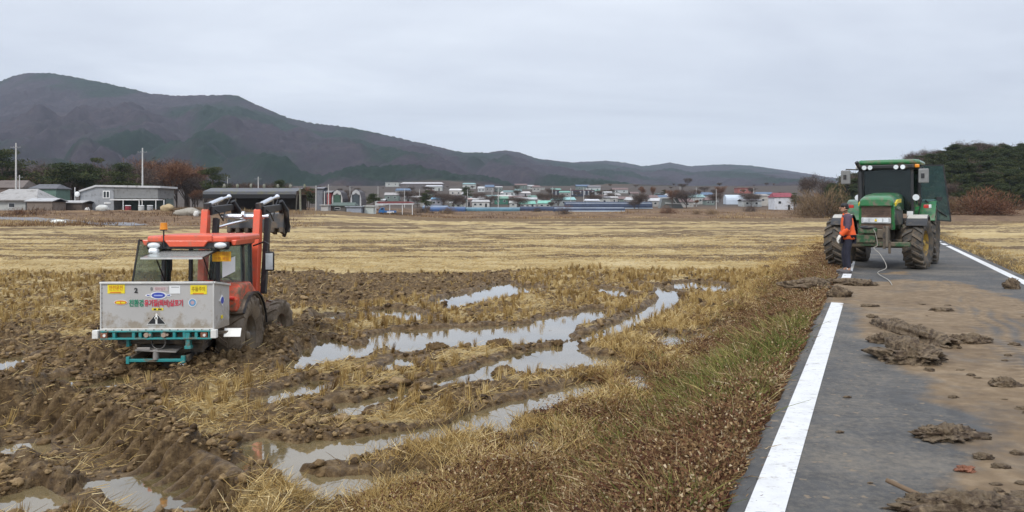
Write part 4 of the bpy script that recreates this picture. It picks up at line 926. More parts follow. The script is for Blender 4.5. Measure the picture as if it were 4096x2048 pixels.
house('container', 'light blue grey metal container behind the field', 1380, 1450, 188, 828, 825, (0.28, 0.31, 0.36), (0.3, 0.33, 0.37), 3, 0, 0, False, flat=True, cat='container')
house('container', 'pale green white container beside the blue grey one', 1452, 1500, 190, 826, 823, (0.47, 0.51, 0.48), (0.5, 0.52, 0.5), 3, 0, 0, False, flat=True, cat='container')
# open stall with dark red and white roof, blue truck parked below
Y = 215; S = Y/F; x0 = (1500-2048)*S; zg = gz(x0+4, Y)
st = empty('open_stall', (x0, Y, zg), 0, 'open stall with a white edged dark red roof sheltering a blue truck', 'shelter')
def lx(px): return (px-1500)*S
m = MB(); m.prism([(lx(1508), hz_(814)), (lx(1653), hz_(812)), (lx(1635), hz_(806)), (lx(1515), hz_(806))], -0.5, 5, 'XZ'); m.build('roof', bmat((0.20, 0.06, 0.06)), st)
m = MB(); m.box((lx(1580), -0.6, hz_(816)), (lx(1655)-lx(1503), 0.15, 0.22)); m.build('roof_edge', bmat((0.7, 0.7, 0.7)), st)
for px in (1505, 1560, 1610, 1650): m = MB(); m.box((lx(px), -0.4, hz_(816)/2), (0.14, 0.14, hz_(816))); m.build('post', m_wf, st)
tk = empty('blue_truck', ((1555-2048)*S, Y-2, gz((1555-2048)*S, Y-2)), 0, 'small blue truck parked under the open stall', 'truck')
mb_ = mat('truck_blue', (0.03, 0.14, 0.36), 0.4)
m = MB(); m.prism([(-2.3, 0.5), (-0.9, 0.5), (-0.9, 1.9), (-1.6, 1.9), (-2.2, 1.3)], -0.8, 0.8, 'XZ'); m.build('cab', mb_, tk, bevel=0.06)
m = MB(); m.box((0.7, 0, 0.85), (3.1, 1.6, 0.5)); m.build('cargo_bed', mb_, tk, bevel=0.03)
m = MB(); m.box((0.9, -0.83, 0.72), (1.9, 0.04, 0.34)); m.build('side_panel', m_wf, tk)
m = MB(); m.prism([(-1.0, 1.35), (-1.55, 1.35), (-1.75, 1.35), (-1.5, 1.8), (-1.0, 1.8)], -0.82, 0.82, 'XZ'); m.build('window', m_pane, tk)
for q in (-1.6, 1.4):
    for e_ in (-0.75, 0.75):
        m = MB(); m.lathe([(0.1, -0.1), (0.34, -0.1), (0.36, 0), (0.34, 0.1), (0.1, 0.1)], 20, 'Y', (q, e_, 0.34)); m.build('wheel', m_dark, tk)
# blue film greenhouses along the field edge
m_film = mat('blue_film', (0.045, 0.12, 0.23), 0.35, var=0.3, scale=0.5); m_tealf = mat('teal_film', (0.07, 0.16, 0.21), 0.35, var=0.25, scale=0.5); m_net = mat('dark_blue_net', (0.03, 0.045, 0.085), 0.7, var=0.3, scale=0.6); m_wfilm = mat('white_film', (0.55, 0.62, 0.70), 0.4, var=0.1, scale=0.3)
def tunnel(px0, px1, Y, pyt, matr, label, depth=6, trim=None, group=None, name='greenhouse', rz=0):
    S = Y/F; xc = ((px0+px1)/2-2048)*S; zg = gz(xc, Y); W = (px1-px0)*S; H = CZ-(pyt-HZ)*S-zg
    o = empty(name, (xc, Y, zg), rz, label, 'greenhouse', group)
    m = MB(); m.prism([(0, -0.5)]+[(depth/2-depth/2*math.cos(a)*1.0, max(0.0, H*(0.45+0.55*math.sin(a)))) for a in np.linspace(0.0, math.pi, 9)]+[(depth, -0.5)], -W/2, W/2, 'YZ'); m.build('cover', matr, o)
    if trim:
        m = MB(); m.box((0, depth*0.12, H*0.80), (W*0.98, 0.5, 0.22)); m.build('rolled_film', trim, o)
        m = MB(); m.box((W*0.1, -0.15, H*0.12), (W*0.8, 0.3, 0.3)); m.build('sand_bag_row', trim, o)
    return o
tunnel(1690, 1790, 320, 822, m_film, 'blue film greenhouse at the left end of the long row', trim=m_wfilm)
tunnel(1720, 1860, 300, 827, mat('deep_blue_film', (0.025, 0.075, 0.19), 0.35), 'deep blue low greenhouse in front of the left end of the row')
tunnel(1860, 2080, 305, 829, m_tealf, 'long teal blue greenhouse along the field edge')
tunnel(2080, 2260, 310, 826, m_net, 'dark blue netted greenhouse between teal and white trimmed ones')
tunnel(2215, 2500, 300, 828, m_net, 'dark netted greenhouse with white rolled film along its foot', trim=m_wfilm)
tunnel(2260, 2610, 345, 807, m_net, 'long dark blue greenhouse behind the netted one, white strip on top', trim=m_wfilm)
# white framed greenhouse
Y = 360; S = Y/F; x0 = (2630-2048)*S; zg = gz(x0, Y)
gf = empty('framed_greenhouse', (x0, Y, zg), 0, 'white framed greenhouse with one slanting end, right of the blue rows', 'greenhouse')
def lx(px): return (px-2630)*S
m = MB(); m.prism([(lx(2640), 0), (lx(2735), 0), (lx(2710), hz_(793)), (lx(2650), hz_(793))], 0, 6, 'XZ'); m.build('cover', mat('dull_film', (0.14, 0.15, 0.14), 0.3), gf)
m = MB()
for a, b in (((2632, 792), (2712, 790)), ((2712, 790), (2740, 815)), ((2740, 816), (2660, 812)), ((2690, 791), (2705, 812))): m.beam((lx(a[0]), -0.3, hz_(a[1])), (lx(b[0]), -0.3, hz_(b[1])), 0.35, 0.35)
m.build('frame', bmat((0.68, 0.69, 0.66)), gf)
tunnel(2905, 3015, 420, 779, m_wfilm, 'long white film greenhouse in front of the hills on the right')
house('village_house', 'house with a dark red roof and white wall near the knoll', 3095, 3180, 330, 789, 772, (0.60, 0.62, 0.66), (0.24, 0.035, 0.05), 8, 0.15, 1, True)
house('brick_building', 'reddish brick block building far off on the right', 2950, 3012, 560, 752, 746, (0.32, 0.12, 0.10), (0.3, 0.13, 0.11), 10, 0, 3, False, flat=True, cat='building')
house('village_house', 'small white house with grey roof below the brick building', 3030, 3075, 400, 783, 777, (0.45, 0.42, 0.38), (0.36, 0.32, 0.29), 8, 0.1, 1, False)
# the town across the fields
TOWN = [
 ('white flat building on the slope above the village at left', 1540, 1598, 700, 730, 725, WH, WH, True),
 ('long pale roofed hall on the slope', 1600, 1775, 640, 735, 729, (0.15, 0.13, 0.13), (0.45, 0.43, 0.44), False),
 ('white house below the long pale hall', 1700, 1770, 600, 746, 741, WH, (0.5, 0.5, 0.52), False),
 ('small white house with a peaked roof high on the slope', 1765, 1778, 1050, 690, 684, WH, (0.7, 0.7, 0.7), False),
 ('white roofed house left of the dark pine clump', 1795, 1850, 520, 762, 755, (0.5, 0.47, 0.44), (0.62, 0.6, 0.58), False),
 ('house with a light blue roof', 1722, 1768, 380, 797, 790, (0.25, 0.25, 0.28), (0.20, 0.42, 0.62), False),
 ('white walled house behind the teal greenhouse', 1795, 1850, 360, 814, 806, (0.45, 0.48, 0.42), (0.42, 0.40, 0.38), False),
 ('pinkish roofed low house', 1825, 1890, 400, 798, 792, (0.2, 0.16, 0.15), (0.45, 0.33, 0.30), False),
 ('grey roofed house with pale walls', 1885, 1960, 370, 808, 800, (0.5, 0.5, 0.48), (0.42, 0.41, 0.4), False),
 ('green roofed hall with long green wall', 1975, 2035, 420, 795, 786, (0.05, 0.17, 0.12), (0.16, 0.30, 0.22), False),
 ('long grey white warehouse above the green hall', 2000, 2125, 520, 773, 766, (0.36, 0.34, 0.35), (0.55, 0.52, 0.50), False),
 ('pale small house under the warehouse', 1985, 2050, 440, 786, 780, WH, (0.5, 0.48, 0.45), False),
 ('white cottage in front of the green roofs', 2035, 2070, 380, 812, 803, WH, (0.45, 0.45, 0.42), False),
 ('house with a bright sea green roof and white wall', 2075, 2145, 365, 816, 804, WH, (0.18, 0.42, 0.33), False),
 ('second sea green roofed house just right of the white walled one', 2150, 2208, 368, 814, 803, (0.4, 0.42, 0.4), (0.20, 0.46, 0.36), False),
 ('small green roofed house behind the sea green ones', 2110, 2150, 420, 790, 782, (0.3, 0.3, 0.28), (0.13, 0.24, 0.19), False),
 ('dull red roofed house behind the green roofs', 2140, 2200, 440, 795, 787, (0.3, 0.22, 0.2), (0.28, 0.12, 0.11), False),
 ('long house with a pale turquoise roof', 2205, 2305, 400, 800, 789, (0.25, 0.27, 0.27), (0.27, 0.47, 0.46), False),
 ('tan low shed left of the turquoise roof', 2150, 2190, 400, 806, 800, (0.35, 0.32, 0.27), (0.4, 0.38, 0.33), False),
 ('white shed at the right end of the turquoise roof', 2340, 2400, 390, 803, 797, WH, (0.6, 0.62, 0.66), False),
 ('white chapel like house behind the warehouse', 2150, 2180, 620, 763, 756, WH, (0.6, 0.58, 0.56), False),
 ('brown house at the foot of the pole row', 1885, 1925, 440, 789, 782, (0.22, 0.17, 0.15), (0.18, 0.14, 0.13), False),
 ('small white house under the right hill', 2690, 2720, 520, 776, 770, WH, (0.5, 0.5, 0.5), False),
 ('tiny white shed among bare trees', 2460, 2480, 480, 770, 765, WH, WH, True),
 ('dark brown shed at the right end of the blue greenhouses', 2590, 2640, 420, 800, 793, (0.14, 0.10, 0.09), (0.12, 0.10, 0.1), False)]
for (lb, a, b, Y, ep, rp, wc, rc, fl) in TOWN: house('village_house', lb, a, b, Y, ep, rp, wc, rc, 8, 0.12, 2 if b-a > 40 else 1, b-a > 60, flat=fl)
TG = random.Random(31)
WC = [WH, (0.34, 0.33, 0.31), (0.26, 0.25, 0.245), (0.16, 0.2, 0.18), (0.44, 0.46, 0.46)]
RC = [(0.5, 0.5, 0.5), (0.16, 0.15, 0.155), (0.18, 0.36, 0.30), (0.17, 0.11, 0.10), (0.10, 0.15, 0.23), (0.36, 0.34, 0.33), (0.45, 0.45, 0.45), (0.22, 0.35, 0.35)]
RN = ['grey', 'dark slate', 'green', 'dull red', 'blue', 'taupe', 'white', 'turquoise']
for i in range(64):
    px = TG.uniform(1500, 3100) if i < 46 else TG.uniform(1700, 2500); Y = TG.uniform(375, 640 if px < 2500 else 480); k = TG.randrange(8); wpx = TG.uniform(4.5, 12)*F/Y; j = TG.randrange(5)
    x_ = (px-2048)/F*Y; bpy_ = HZ-(gz(x_, Y)-CZ)/Y*F; he_ = TG.uniform(2.4, 3.8)*F/Y; hr_ = TG.uniform(0.6, 1.6)*F/Y
    house('village_house', 'small %s roofed house among the crowded roofs across the fields' % RN[k], px-wpx/2, px+wpx/2, Y, bpy_-he_, bpy_-he_-hr_, WC[j], RC[k], 7, TG.choice([0, 0.15]), 2, False, group='%s roofed houses across the fields' % RN[k])
# dark apartment block with rows of windows
Y = 520; S = Y/F; x0 = (2198-2048)*S; zg = gz(x0+15, Y)
ap = empty('apartment_block', (x0, Y, zg), 0, 'long dark blue grey apartment block with rows of pale windows', 'building')
W = 180*S; H = hz_(762); m = MB(); m.box((W/2, 5, H/2-1), (W, 10, H+2)); m.build('wall', bmat((0.045, 0.05, 0.075)), ap)
m = MB(); m.box((W/2, 5, H+0.2), (W+0.6, 10.6, 0.4)); m.build('roof', bmat((0.16, 0.08, 0.09)), ap)
for i in range(11):
    for j in range(3):
        if (i*3+j*5) % 7 == 0: continue
        m = MB(); m.box((1.6+i*2.65, -0.05, H*0.35+j*H*0.22), (0.9, 0.12, 1.0)); m.build('window', bmat((0.42, 0.44, 0.46)), ap)  # window boxes in a plain pale colour
# clutter in front of the grey house and along the left path
def blob(name, px, py, Y, r, col, label, cat, seed=0, jit=0.25):
    v = at(px, py, Y); zg = gz(v.x, Y); m = MB(); m.ball((0, 0, r[2]*0.6), r, 14, 8, jit=jit, seed=seed)
    return m.build(name, bmat(col), None, loc=(v.x, Y, zg), label=label, cat=cat)
blob('white_bale', 233, 880, 128, (1.35, 0.6, 0.42), (0.72, 0.72, 0.66), 'long rounded white wrapped bundle lying by the grey farm track', 'bundle', 1, 0.1)
blob('sack_pile', 410, 842, 158, (1.3, 0.6, 0.7), (0.55, 0.55, 0.52), 'white sheeted heap under the small bare tree before the grey house', 'heap', 3)
blob('sack_pile', 668, 838, 158, (1.4, 0.7, 0.8), (0.42, 0.32, 0.18), 'tan heap of sacks right of the grey house porch', 'heap', 5)
blob('sack_pile', 350, 828, 160, (0.5, 0.4, 0.5), (0.55, 0.53, 0.5), 'small pale heap left of the bare tree before the grey house', 'heap', 7)
blob('tarp_heap', 750, 838, 150, (2.6, 0.8, 0.8), (0.33, 0.30, 0.25), 'long pale covered heap behind the left loader arm', 'heap', 9)
blob('white_drum_heap', 785, 850, 148, (0.5, 0.4, 0.6), (0.62, 0.60, 0.56), 'small white bag beside the left loader arm', 'bag', 11)
for (px, py, lb, col) in ((512, 840, 'red water tank with a white lid in front of the porch', (0.25, 0.03, 0.04)), (565, 850, 'pale drum at the foot of the porch post', (0.5, 0.5, 0.48)), (600, 845, 'grey drum below the porch', (0.33, 0.33, 0.33))):
    v = at(px, py, 160); zg = gz(v.x, 160); o = empty('storage_drum', (v.x, 160, zg), 0, lb, 'drum')
    m = MB(); m.tube([(0, 0, 0), (0, 0, 0.4), (0, 0, 0.8), (0, 0, 1.1)], [0.52, 0.56, 0.56, 0.5], 14); m.build('body', bmat(col), o)
    m = MB(); m.tube([(0, 0, 1.1), (0, 0, 1.22)], [0.62, 0.45], 14); m.build('lid', bmat((0.62, 0.62, 0.6)), o)
# grey farm track at the left
ft = [at(-150, 873, 145), at(120, 875, 140), at(260, 880, 134), at(420, 889, 126), at(560, 896, 120)]
def path_strip(pts, wd, z_off, name, matr):
    V = []; 
    P = np.array([(p.x, p.y) for p in pts]); t = np.linspace(0, len(P)-1, 60); q = np.stack([np.interp(t, range(len(P)), P[:, 0]), np.interp(t, range(len(P)), P[:, 1])], -1)
    for i, p in enumerate(q):
        for k in np.linspace(-1, 1, 7): V.append((p[0], p[1]+k*wd/2))
    V = np.array(V); z = height(V[:, 0], V[:, 1])+z_off
    idx = np.arange(len(V)).reshape(60, 7); Fq = np.stack([idx[:-1, :-1], idx[1:, :-1], idx[1:, 1:], idx[:-1, 1:]], -1).reshape(-1, 4)
    return tag(npmesh(name, np.column_stack([V, z]), Fq, matr, smooth=True), kind='structure')
path_strip(ft, 6, 0.06, 'path', mat('track_gravel', (0.20, 0.195, 0.20), 0.9))
# ------------------------------------------------------------------ text
_fonts = {}
def lettering(s, size, matr, parent, loc, rot=(90, 0, 0), name='lettering', sx=1.0, bold=0.0, depth=0.002, align='CENTER'):
    cu = bpy.data.curves.new('tmp', 'FONT'); cu.body = s; cu.size = size; cu.align_x = align; cu.align_y = 'CENTER'; cu.extrude = depth; cu.offset = bold
    o = bpy.data.objects.new('tmp', cu); COL.objects.link(o); dg = bpy.context.evaluated_depsgraph_get(); dg.update()
    me = bpy.data.meshes.new_from_object(o.evaluated_get(dg)); bpy.data.objects.remove(o); bpy.data.curves.remove(cu)
    me.materials.clear(); me.materials.append(matr); me.name = name
    q = bpy.data.objects.new(name, me); COL.objects.link(q); q.parent = parent; q.location = loc; q.rotation_euler = [R(a) for a in rot]; q.scale = (sx, 1, 1)
    return q
# ------------------------------------------------------------------ tyres and wheels
m_tyre = mat('tyre_rubber', (0.045, 0.043, 0.040), 0.75, bump=0.2, dirt=(0.125, 0.095, 0.065), dirtamt=0.6, dscale=5)
m_tyremud = mat('mud_caked_tyre', (0.165, 0.125, 0.085), 0.55, var=0.25, bump=0.5, scale=4, dirt=(0.10, 0.072, 0.045), dirtamt=0.5, dscale=6)
m_lug = mat('lug_rubber', (0.085, 0.076, 0.066), 0.75, bump=0.2, dirt=(0.15, 0.115, 0.08), dirtamt=0.55, dscale=6)
def tyre_mb(r, wd, rim, nlug=20, lug=0.05, caked=False, n=56):
    mb = MB(); w2 = wd/2
    prof = [(rim, -w2*0.72), (rim+(r-rim)*0.35, -w2*0.98), (rim+(r-rim)*0.7, -w2), (r-lug-0.02, -w2*0.93), (r-lug, -w2*0.75), (r-lug*.9, 0), (r-lug, w2*0.75), (r-lug-0.02, w2*0.93), (rim+(r-rim)*0.7, w2), (rim+(r-rim)*0.35, w2*0.98), (rim, w2*0.72)]
    mb.lathe(prof, n, 'X', mi=0)
    if lug > 0.01:
        for side in (-1, 1):
            for i in range(nlug):
                a0 = 2*math.pi*(i+(0.5 if side > 0 else 0))/nlug
                st = [(0.02, 0.0, 0.0), (0.35, 0.045, 0.0), (0.7, 0.10, 0.0), (0.97, 0.145, -0.012), (1.04, 0.155, -0.07)]
                V = []; hw = 0.45*math.pi*2/nlug*0.42
                for (fx, da, dr) in st:
                    for (aa, rr_) in ((-hw, r-lug-0.012), (hw, r-lug-0.012), (hw*0.8, r+dr), (-hw*0.8, r+dr)):
                        ang = a0-da*1.6+aa; rr2 = rr_+(dr if rr_ < r-lug*.5 and dr else 0)
                        V.append((side*fx*w2, rr2*math.cos(ang), rr2*math.sin(ang)))
                Fs = []
                for k in range(len(st)-1):
                    for j in range(4): Fs.append((k*4+j, k*4+(j+1) % 4, k*4+4+(j+1) % 4, k*4+4+j))
                Fs += [(0, 1, 2, 3), (len(V)-4, len(V)-1, len(V)-2, len(V)-3)]
                mb.add(V, Fs, 1)
    return mb
def wheel(parent, loc, r, wd, rim, rimcol, name='wheel', side=1, nlug=20, lug=0.05, caked=False, steer=0, roll=0.0):
    """disc mesh (the wheel) > tyre, rim, hub; local axis X, outside at side*X"""
    hubm = mat(name+'_disc_'+rimcol[0], rimcol[1], 0.5, dirt=(0.17, 0.13, 0.085), dirtamt=0.9 if caked else 0.62, dscale=5)
    m = MB(); o_ = side
    m.lathe([(0.05, o_*wd*0.10), (rim*0.35, o_*wd*0.10), (rim*0.55, o_*wd*0.02), (rim*0.80, o_*-wd*0.02), (rim*0.97, o_*wd*0.12), (rim*0.97, o_*wd*0.02), (rim*0.7, -o_*wd*0.1), (0.05, -o_*wd*0.02)], 36, 'X')
    d = m.build(name, hubm, parent, loc=loc); d.rotation_euler = (roll, 0, steer)
    tb = tyre_mb(r, wd, rim, nlug, lug, caked)
    tb.build('tyre', [m_tyremud if caked else m_tyre, m_tyremud if caked else m_lug], d)
    m = MB(); w2 = wd*0.37
    m.lathe([(rim*1.03, -w2), (rim*1.0, -w2*0.8), (rim*0.92, -w2*0.6), (rim*0.92, w2*0.6), (rim*1.0, w2*0.8), (rim*1.03, w2), (rim*1.06, w2), (rim*1.03, w2*0.75), (rim*0.96, 0), (rim*1.03, -w2*0.75), (rim*1.06, -w2)], 36, 'X'); m.build('rim', hubm, d)
    m = MB(); m.lathe([(0.0, o_*wd*0.34), (rim*0.2, o_*wd*0.33), (rim*0.24, o_*wd*0.26), (rim*0.24, o_*wd*0.08)], 20, 'X')
    for i in range(8):
        a = i*math.pi/4; m.cyl((o_*wd*0.09, rim*0.42*math.cos(a), rim*0.42*math.sin(a)), (o_*wd*0.16, rim*0.42*math.cos(a), rim*0.42*math.sin(a)), 0.022, n=6)
    m.build('hub', hubm, d)
    return d
m_blk = mat('black_frame', (0.018, 0.018, 0.020), 0.45, dirt=(0.12, 0.095, 0.07), dirtamt=0.25, dscale=4)
m_blk2 = mat('black_chassis', (0.035, 0.031, 0.028), 0.7, bump=0.2, dirt=(0.13, 0.10, 0.07), dirtamt=0.75, dscale=5)
m_or = mat('orange_paint', (0.72, 0.105, 0.045), 0.38, var=0.06, coat=0.25, dirt=(0.36, 0.16, 0.10), dirtamt=0.24, dscale=4)
m_or2 = mat('muddy_orange_paint', (0.62, 0.085, 0.035), 0.42, var=0.08, dirt=(0.20, 0.14, 0.09), dirtamt=0.55, dscale=7)
m_ss = mat('galvanised_sheet', (0.50, 0.485, 0.465), 0.5, 0.30, var=0.05, scale=1.5, dirt=(0.36, 0.31, 0.25), dirtamt=0.10, dscale=4.5, zdirt=(1.0, 1.45))
m_ss2 = mat('bright_edge', (0.62, 0.61, 0.58), 0.42, 0.3, var=0.1)
m_teal = mat('teal_paint', (0.025, 0.26, 0.26), 0.5, var=0.12, dirt=(0.15, 0.115, 0.08), dirtamt=0.40, dscale=6)
m_chr = mat('chrome_rod', (0.72, 0.74, 0.77), 0.2, 0.8, var=0.05)
m_whl = mat('lamp_white', (0.75, 0.74, 0.70), 0.5, dirt=(0.3, 0.25, 0.18), dirtamt=0.2)
m_gl = glass('tinted_glass', (0.85, 0.93, 0.91), 0.04, 0.22, (0.24, 0.30, 0.29))
m_gld = glass('pale_glass', (0.80, 0.90, 0.86), 0.05, 0.42, (0.40, 0.46, 0.43)); m_ghat = glass('hatch_glass', (0.80, 0.86, 0.84), 0.10, 0.60, (0.48, 0.48, 0.46))  # left door glass has a pale grey-green diffuse body
m_lens = mat('lamp_lens', (0.72, 0.75, 0.76), 0.15, 0.2)
m_amb = mat('amber_lens', (0.75, 0.26, 0.01), 0.3); m_red = mat('red_lens', (0.55, 0.03, 0.02), 0.3)
m_yst = mat('yellow_sticker', (0.82, 0.66, 0.02), 0.5, var=0.04); m_ost = mat('orange_ink', (0.62, 0.20, 0.02), 0.5); m_kst = mat('black_ink', (0.02, 0.02, 0.02), 0.5)
m_wst = mat('white_sticker', (0.75, 0.76, 0.76), 0.5, var=0.03); m_bst = mat('blue_ink', (0.04, 0.07, 0.40), 0.5); m_gst = mat('green_ink', (0.02, 0.24, 0.13), 0.5); m_rst = mat('red_ink', (0.55, 0.03, 0.06), 0.5); m_pst = mat('pale_red_ink', (0.50, 0.25, 0.27), 0.5)

# ------------------------------------------------------------------ orange tractor with the spreader hopper
OZ = -1.29
ot = empty('orange_tractor', (-5.38, 13.9, OZ), R(2), 'orange tractor with a stainless spreader hopper on its back, sunk deep in the wet field', 'tractor')
wheel(ot, (-0.66, 0, 0.72), 0.72, 0.44, 0.36, ('grey', (0.22, 0.2, 0.18)), side=-1, nlug=18, lug=0.028, caked=True)
wheel(ot, (0.66, 0, 0.72), 0.72, 0.44, 0.36, ('grey', (0.22, 0.2, 0.18)), side=1, nlug=18, lug=0.028, caked=True, roll=0.4)
wheel(ot, (-0.66, 2.05, 0.58), 0.50, 0.34, 0.25, ('orange', (0.5, 0.08, 0.04)), side=-1, nlug=14, lug=0.025, caked=True)
wheel(ot, (0.72, 2.05, 0.60), 0.53, 0.36, 0.25, ('orange', (0.5, 0.08, 0.04)), side=1, nlug=14, lug=0.025, caked=True, steer=R(-9))
m = MB(); m.box((0, 0.9, 0.72), (0.5, 2.4, 0.5)); m.box((0, 0, 0.72), (1.0, 0.32, 0.32)); m.box((0, 2.05, 0.6), (1.15, 0.18, 0.18)); m.box((0, -0.25, 0.85), (0.6, 0.5, 0.5)); m.build('chassis', m_blk2, ot, bevel=0.03)
m = MB(); m.prism([(0.95, 0.95), (2.55, 0.9), (2.6, 1.25), (2.3, 1.48), (0.95, 1.62)], -0.34, 0.34, 'YZ'); m.build('hood', m_or, ot, bevel=0.06, seg=3)
# rear fenders
for sx in (-1, 1):
    pts = []
    for k in range(9):
        a = R(10+k*16.5); pts.append((0.80*math.cos(a), 0.72+0.80*math.sin(a)*0.98))
    inner = [(y*0.93, 0.72+(z-0.72)*0.93) for y, z in reversed(pts)]
    m = MB(); m.prism(pts+inner, sx*0.42, sx*0.88, 'YZ'); m.build('fender', m_tyremud, ot, bevel=0.012)
    edge = [(y*1.01, 0.72+(z-0.72)*1.01) for y, z in pts]; ei = [(y*0.975, 0.72+(z-0.72)*0.975) for y, z in reversed(pts)]
    m = MB(); m.prism(edge+ei, sx*0.88, sx*0.915, 'YZ'); m.build('fender_edge', m_blk, ot)
    m = MB(); m.prism([(-0.62, 1.30), (-0.56, 1.60), (-0.30, 1.68), (0.15, 1.66), (0.45, 1.50), (0.62, 1.25), (0.40, 1.1), (-0.50, 1.15)], sx*0.46, sx*0.80, 'YZ'); m.build('fender_skirt', m_or2, ot, bevel=0.05, seg=3)
    m = MB(); m.box((sx*0.66, -0.60, 1.34), (0.26, 0.12, 0.22)); m.build('fender_panel', m_or2, ot, bevel=0.03)
    m = MB(); m.box((sx*0.66, -0.675, 1.46), (0.20, 0.03, 0.05)); m.build('tail_lamp', m_red, ot, bevel=0.01)
# cab frame
P = {}
z0, z1 = 1.02, 2.34
rp = [(-0.46, -0.55), (0.46, -0.55)]; bp = [(-0.66, 0.18), (0.66, 0.18)]; fp = [(-0.56, 0.98), (0.56, 0.98)]
for nm, pl in (('rear', rp), ('mid', bp), ('front', fp)):
    for (a, b) in pl:
        m = MB(); m.beam((a, b, z0 if nm != 'front' else 0.95), (a*0.96, b*0.97, z1), 0.065, 0.07, (0, 1, 0)); m.build('cab_pillar', m_blk, ot, bevel=0.012)
m = MB()
for a, b in ((rp[0], rp[1]), (rp[1], bp[1]), (bp[1], fp[1]), (fp[1], fp[0]), (fp[0], bp[0]), (bp[0], rp[0])):
    m.beam((*a, z1), (*b, z1), 0.07, 0.09)
m.build('cab_rail', m_blk, ot, bevel=0.01); m = MB()
for a, b in ((rp[0], rp[1]), (rp[1], bp[1]), (bp[1], fp[1]), (fp[1], fp[0]), (fp[0], bp[0]), (bp[0], rp[0])): m.beam((*a, z0), (*b, z0), 0.07, 0.07)
m.build('cab_rail', m_blk, ot, bevel=0.01)
m = MB(); m.prism([(rp[0][0], rp[0][1]), (rp[1][0], rp[1][1]), bp[1], fp[1], fp[0], bp[0]], 0.80, 0.98, 'XY'); m.build('cab_floor', m_blk2, ot)
def pane(name, a, b, c, d, matr, parent, th=0.008, rim=0.0):
    a, b, c, d = map(Vector, (a, b, c, d)); n = (b-a).cross(d-a).normalized()*th/2
    m = MB(); m.add([a-n, b-n, c-n, d-n, a+n, b+n, c+n, d+n], [(0, 3, 2, 1), (4, 5, 6, 7), (0, 1, 5, 4), (1, 2, 6, 5), (2, 3, 7, 6), (3, 0, 4, 7)]); o = m.build(name, matr, parent)
    if rim:
        m = MB()
        for p, q in ((a, b), (b, c), (c, d), (d, a)): m.beam(p, q, rim, rim)
        m.build('frame', m_blk, o)
    return o
pane('side_window', (0.485, -0.53, z0), (0.66, 0.16, z0), (0.64, 0.16, z1-.05), (0.465, -0.53, z1-.05), m_gl, ot)
pane('side_window', (-0.485, -0.53, z0), (-0.66, 0.16, z0), (-0.64, 0.16, z1-.05), (-0.465, -0.53, z1-.05), m_gl, ot)
pane('door_window', (0.665, 0.20, z0), (0.57, 0.95, z0), (0.55, 0.93, z1-.05), (0.645, 0.20, z1-.05), m_gl, ot)
pane('windscreen', (-0.54, 1.0, z0), (0.54, 1.0, z0), (0.52, 0.97, z1-.05), (-0.52, 0.97, z1-.05), m_gl, ot)
pane('left_door', (-0.66, 0.14, 0.98), (-1.06, -0.58, 0.98), (-0.86, -0.52, 2.42), (-0.66, 0.14, 2.30), m_gld, ot, 0.012, 0.025)['label'] = 'glass door swung wide open'
rh = pane('rear_hatch', (-0.50, -0.60, 2.24), (0.44, -0.60, 2.24), (0.40, -1.15, 2.155), (-0.56, -1.15, 2.155), m_ghat, ot, 0.02, 0.022); rh['label'] = 'rear window hinged up and open'  # light grey in the hatch glass stands in for its reflection
m = MB(); m.box((-0.08, -1.168, 2.150), (0.97, 0.02, 0.028)); m.build('edge_strip', m_ss2, rh)
for sx in (-0.42, 0.34):
    m = MB(); m.cyl((sx, -0.57, 1.75), (sx+0.02, -1.0, 2.17), 0.011, n=8); m.build('hatch_strut', m_blk, ot)
# roof
m = MB(); m.prism([(-0.64, -0.72), (0.64, -0.72), (0.77, -0.40), (0.78, 0.75), (0.60, 1.15), (-0.60, 1.15), (-0.78, 0.75), (-0.77, -0.40)], 2.385, 2.485, 'XY'); rf = m.build('roof', m_or, ot, bevel=0.03, seg=3)
m = MB(); m.prism([(-0.42, -0.745), (0.42, -0.745), (0.30, -0.3), (-0.30, -0.3)], 2.40, 2.505, 'XY'); m.build('roof_panel', m_or, ot, bevel=0.02, seg=3)
m = MB(); m.prism([(-0.36, 2.42), (0.36, 2.42), (0.28, 2.315), (-0.28, 2.315)], -0.745, -0.66, 'XZ')
for sx in (-1, 1): m.prism([(sx*0.66, 2.42), (sx*0.78, 2.42), (sx*0.75, 2.33), (sx*0.70, 2.33)], -0.60, 0.5, 'XZ')
m.build('roof_skirt', m_or, ot, bevel=0.012)
m = MB(); m.box((0, -0.62, 2.335), (1.26, 0.16, 0.12)); m.box((0, 0.2, 2.34), (1.3, 1.4, 0.06)); m.build('roof_liner', m_blk, ot, bevel=0.02)
for sx in (-0.53, 0.55):
    m = MB(); m.ball((sx, -0.74, 2.335), (0.105, 0.05, 0.052), 16, 8); w_ = m.build('work_lamp', m_lens, ot)
    m = MB(); m.box((sx, -0.68, 2.33), (0.26, 0.1, 0.13)); m.build('lamp_housing', m_blk, w_, bevel=0.03)
m = MB(); m.box((-0.52, -0.76, 2.245), (0.15, 0.12, 0.09)); m.build('small_lamp', m_lens, ot, bevel=0.03)
m = MB(); m.cyl((-0.37, -0.74, 2.30), (-0.37, -0.74, 2.60), 0.013, n=8); bl = m.build('beacon_pole', m_blk, ot)
m = MB(); m.cyl((-0.37, -0.74, 2.60), (-0.37, -0.74, 2.71), 0.062, 0.052, n=16); m.build('beacon_lens', m_amb, bl, bevel=0.012)
m = MB(); m.cyl((-0.37, -0.74, 2.58), (-0.37, -0.74, 2.60), 0.055, n=16); m.build('beacon_base', m_blk, bl)
m = MB(); m.box((0.525, -0.60, 2.145), (0.31, 0.012, 0.165)); sk = m.build('warning_plate', mat('amber_sticker', (0.80, 0.40, 0.01), 0.5), ot, bevel=0.004)
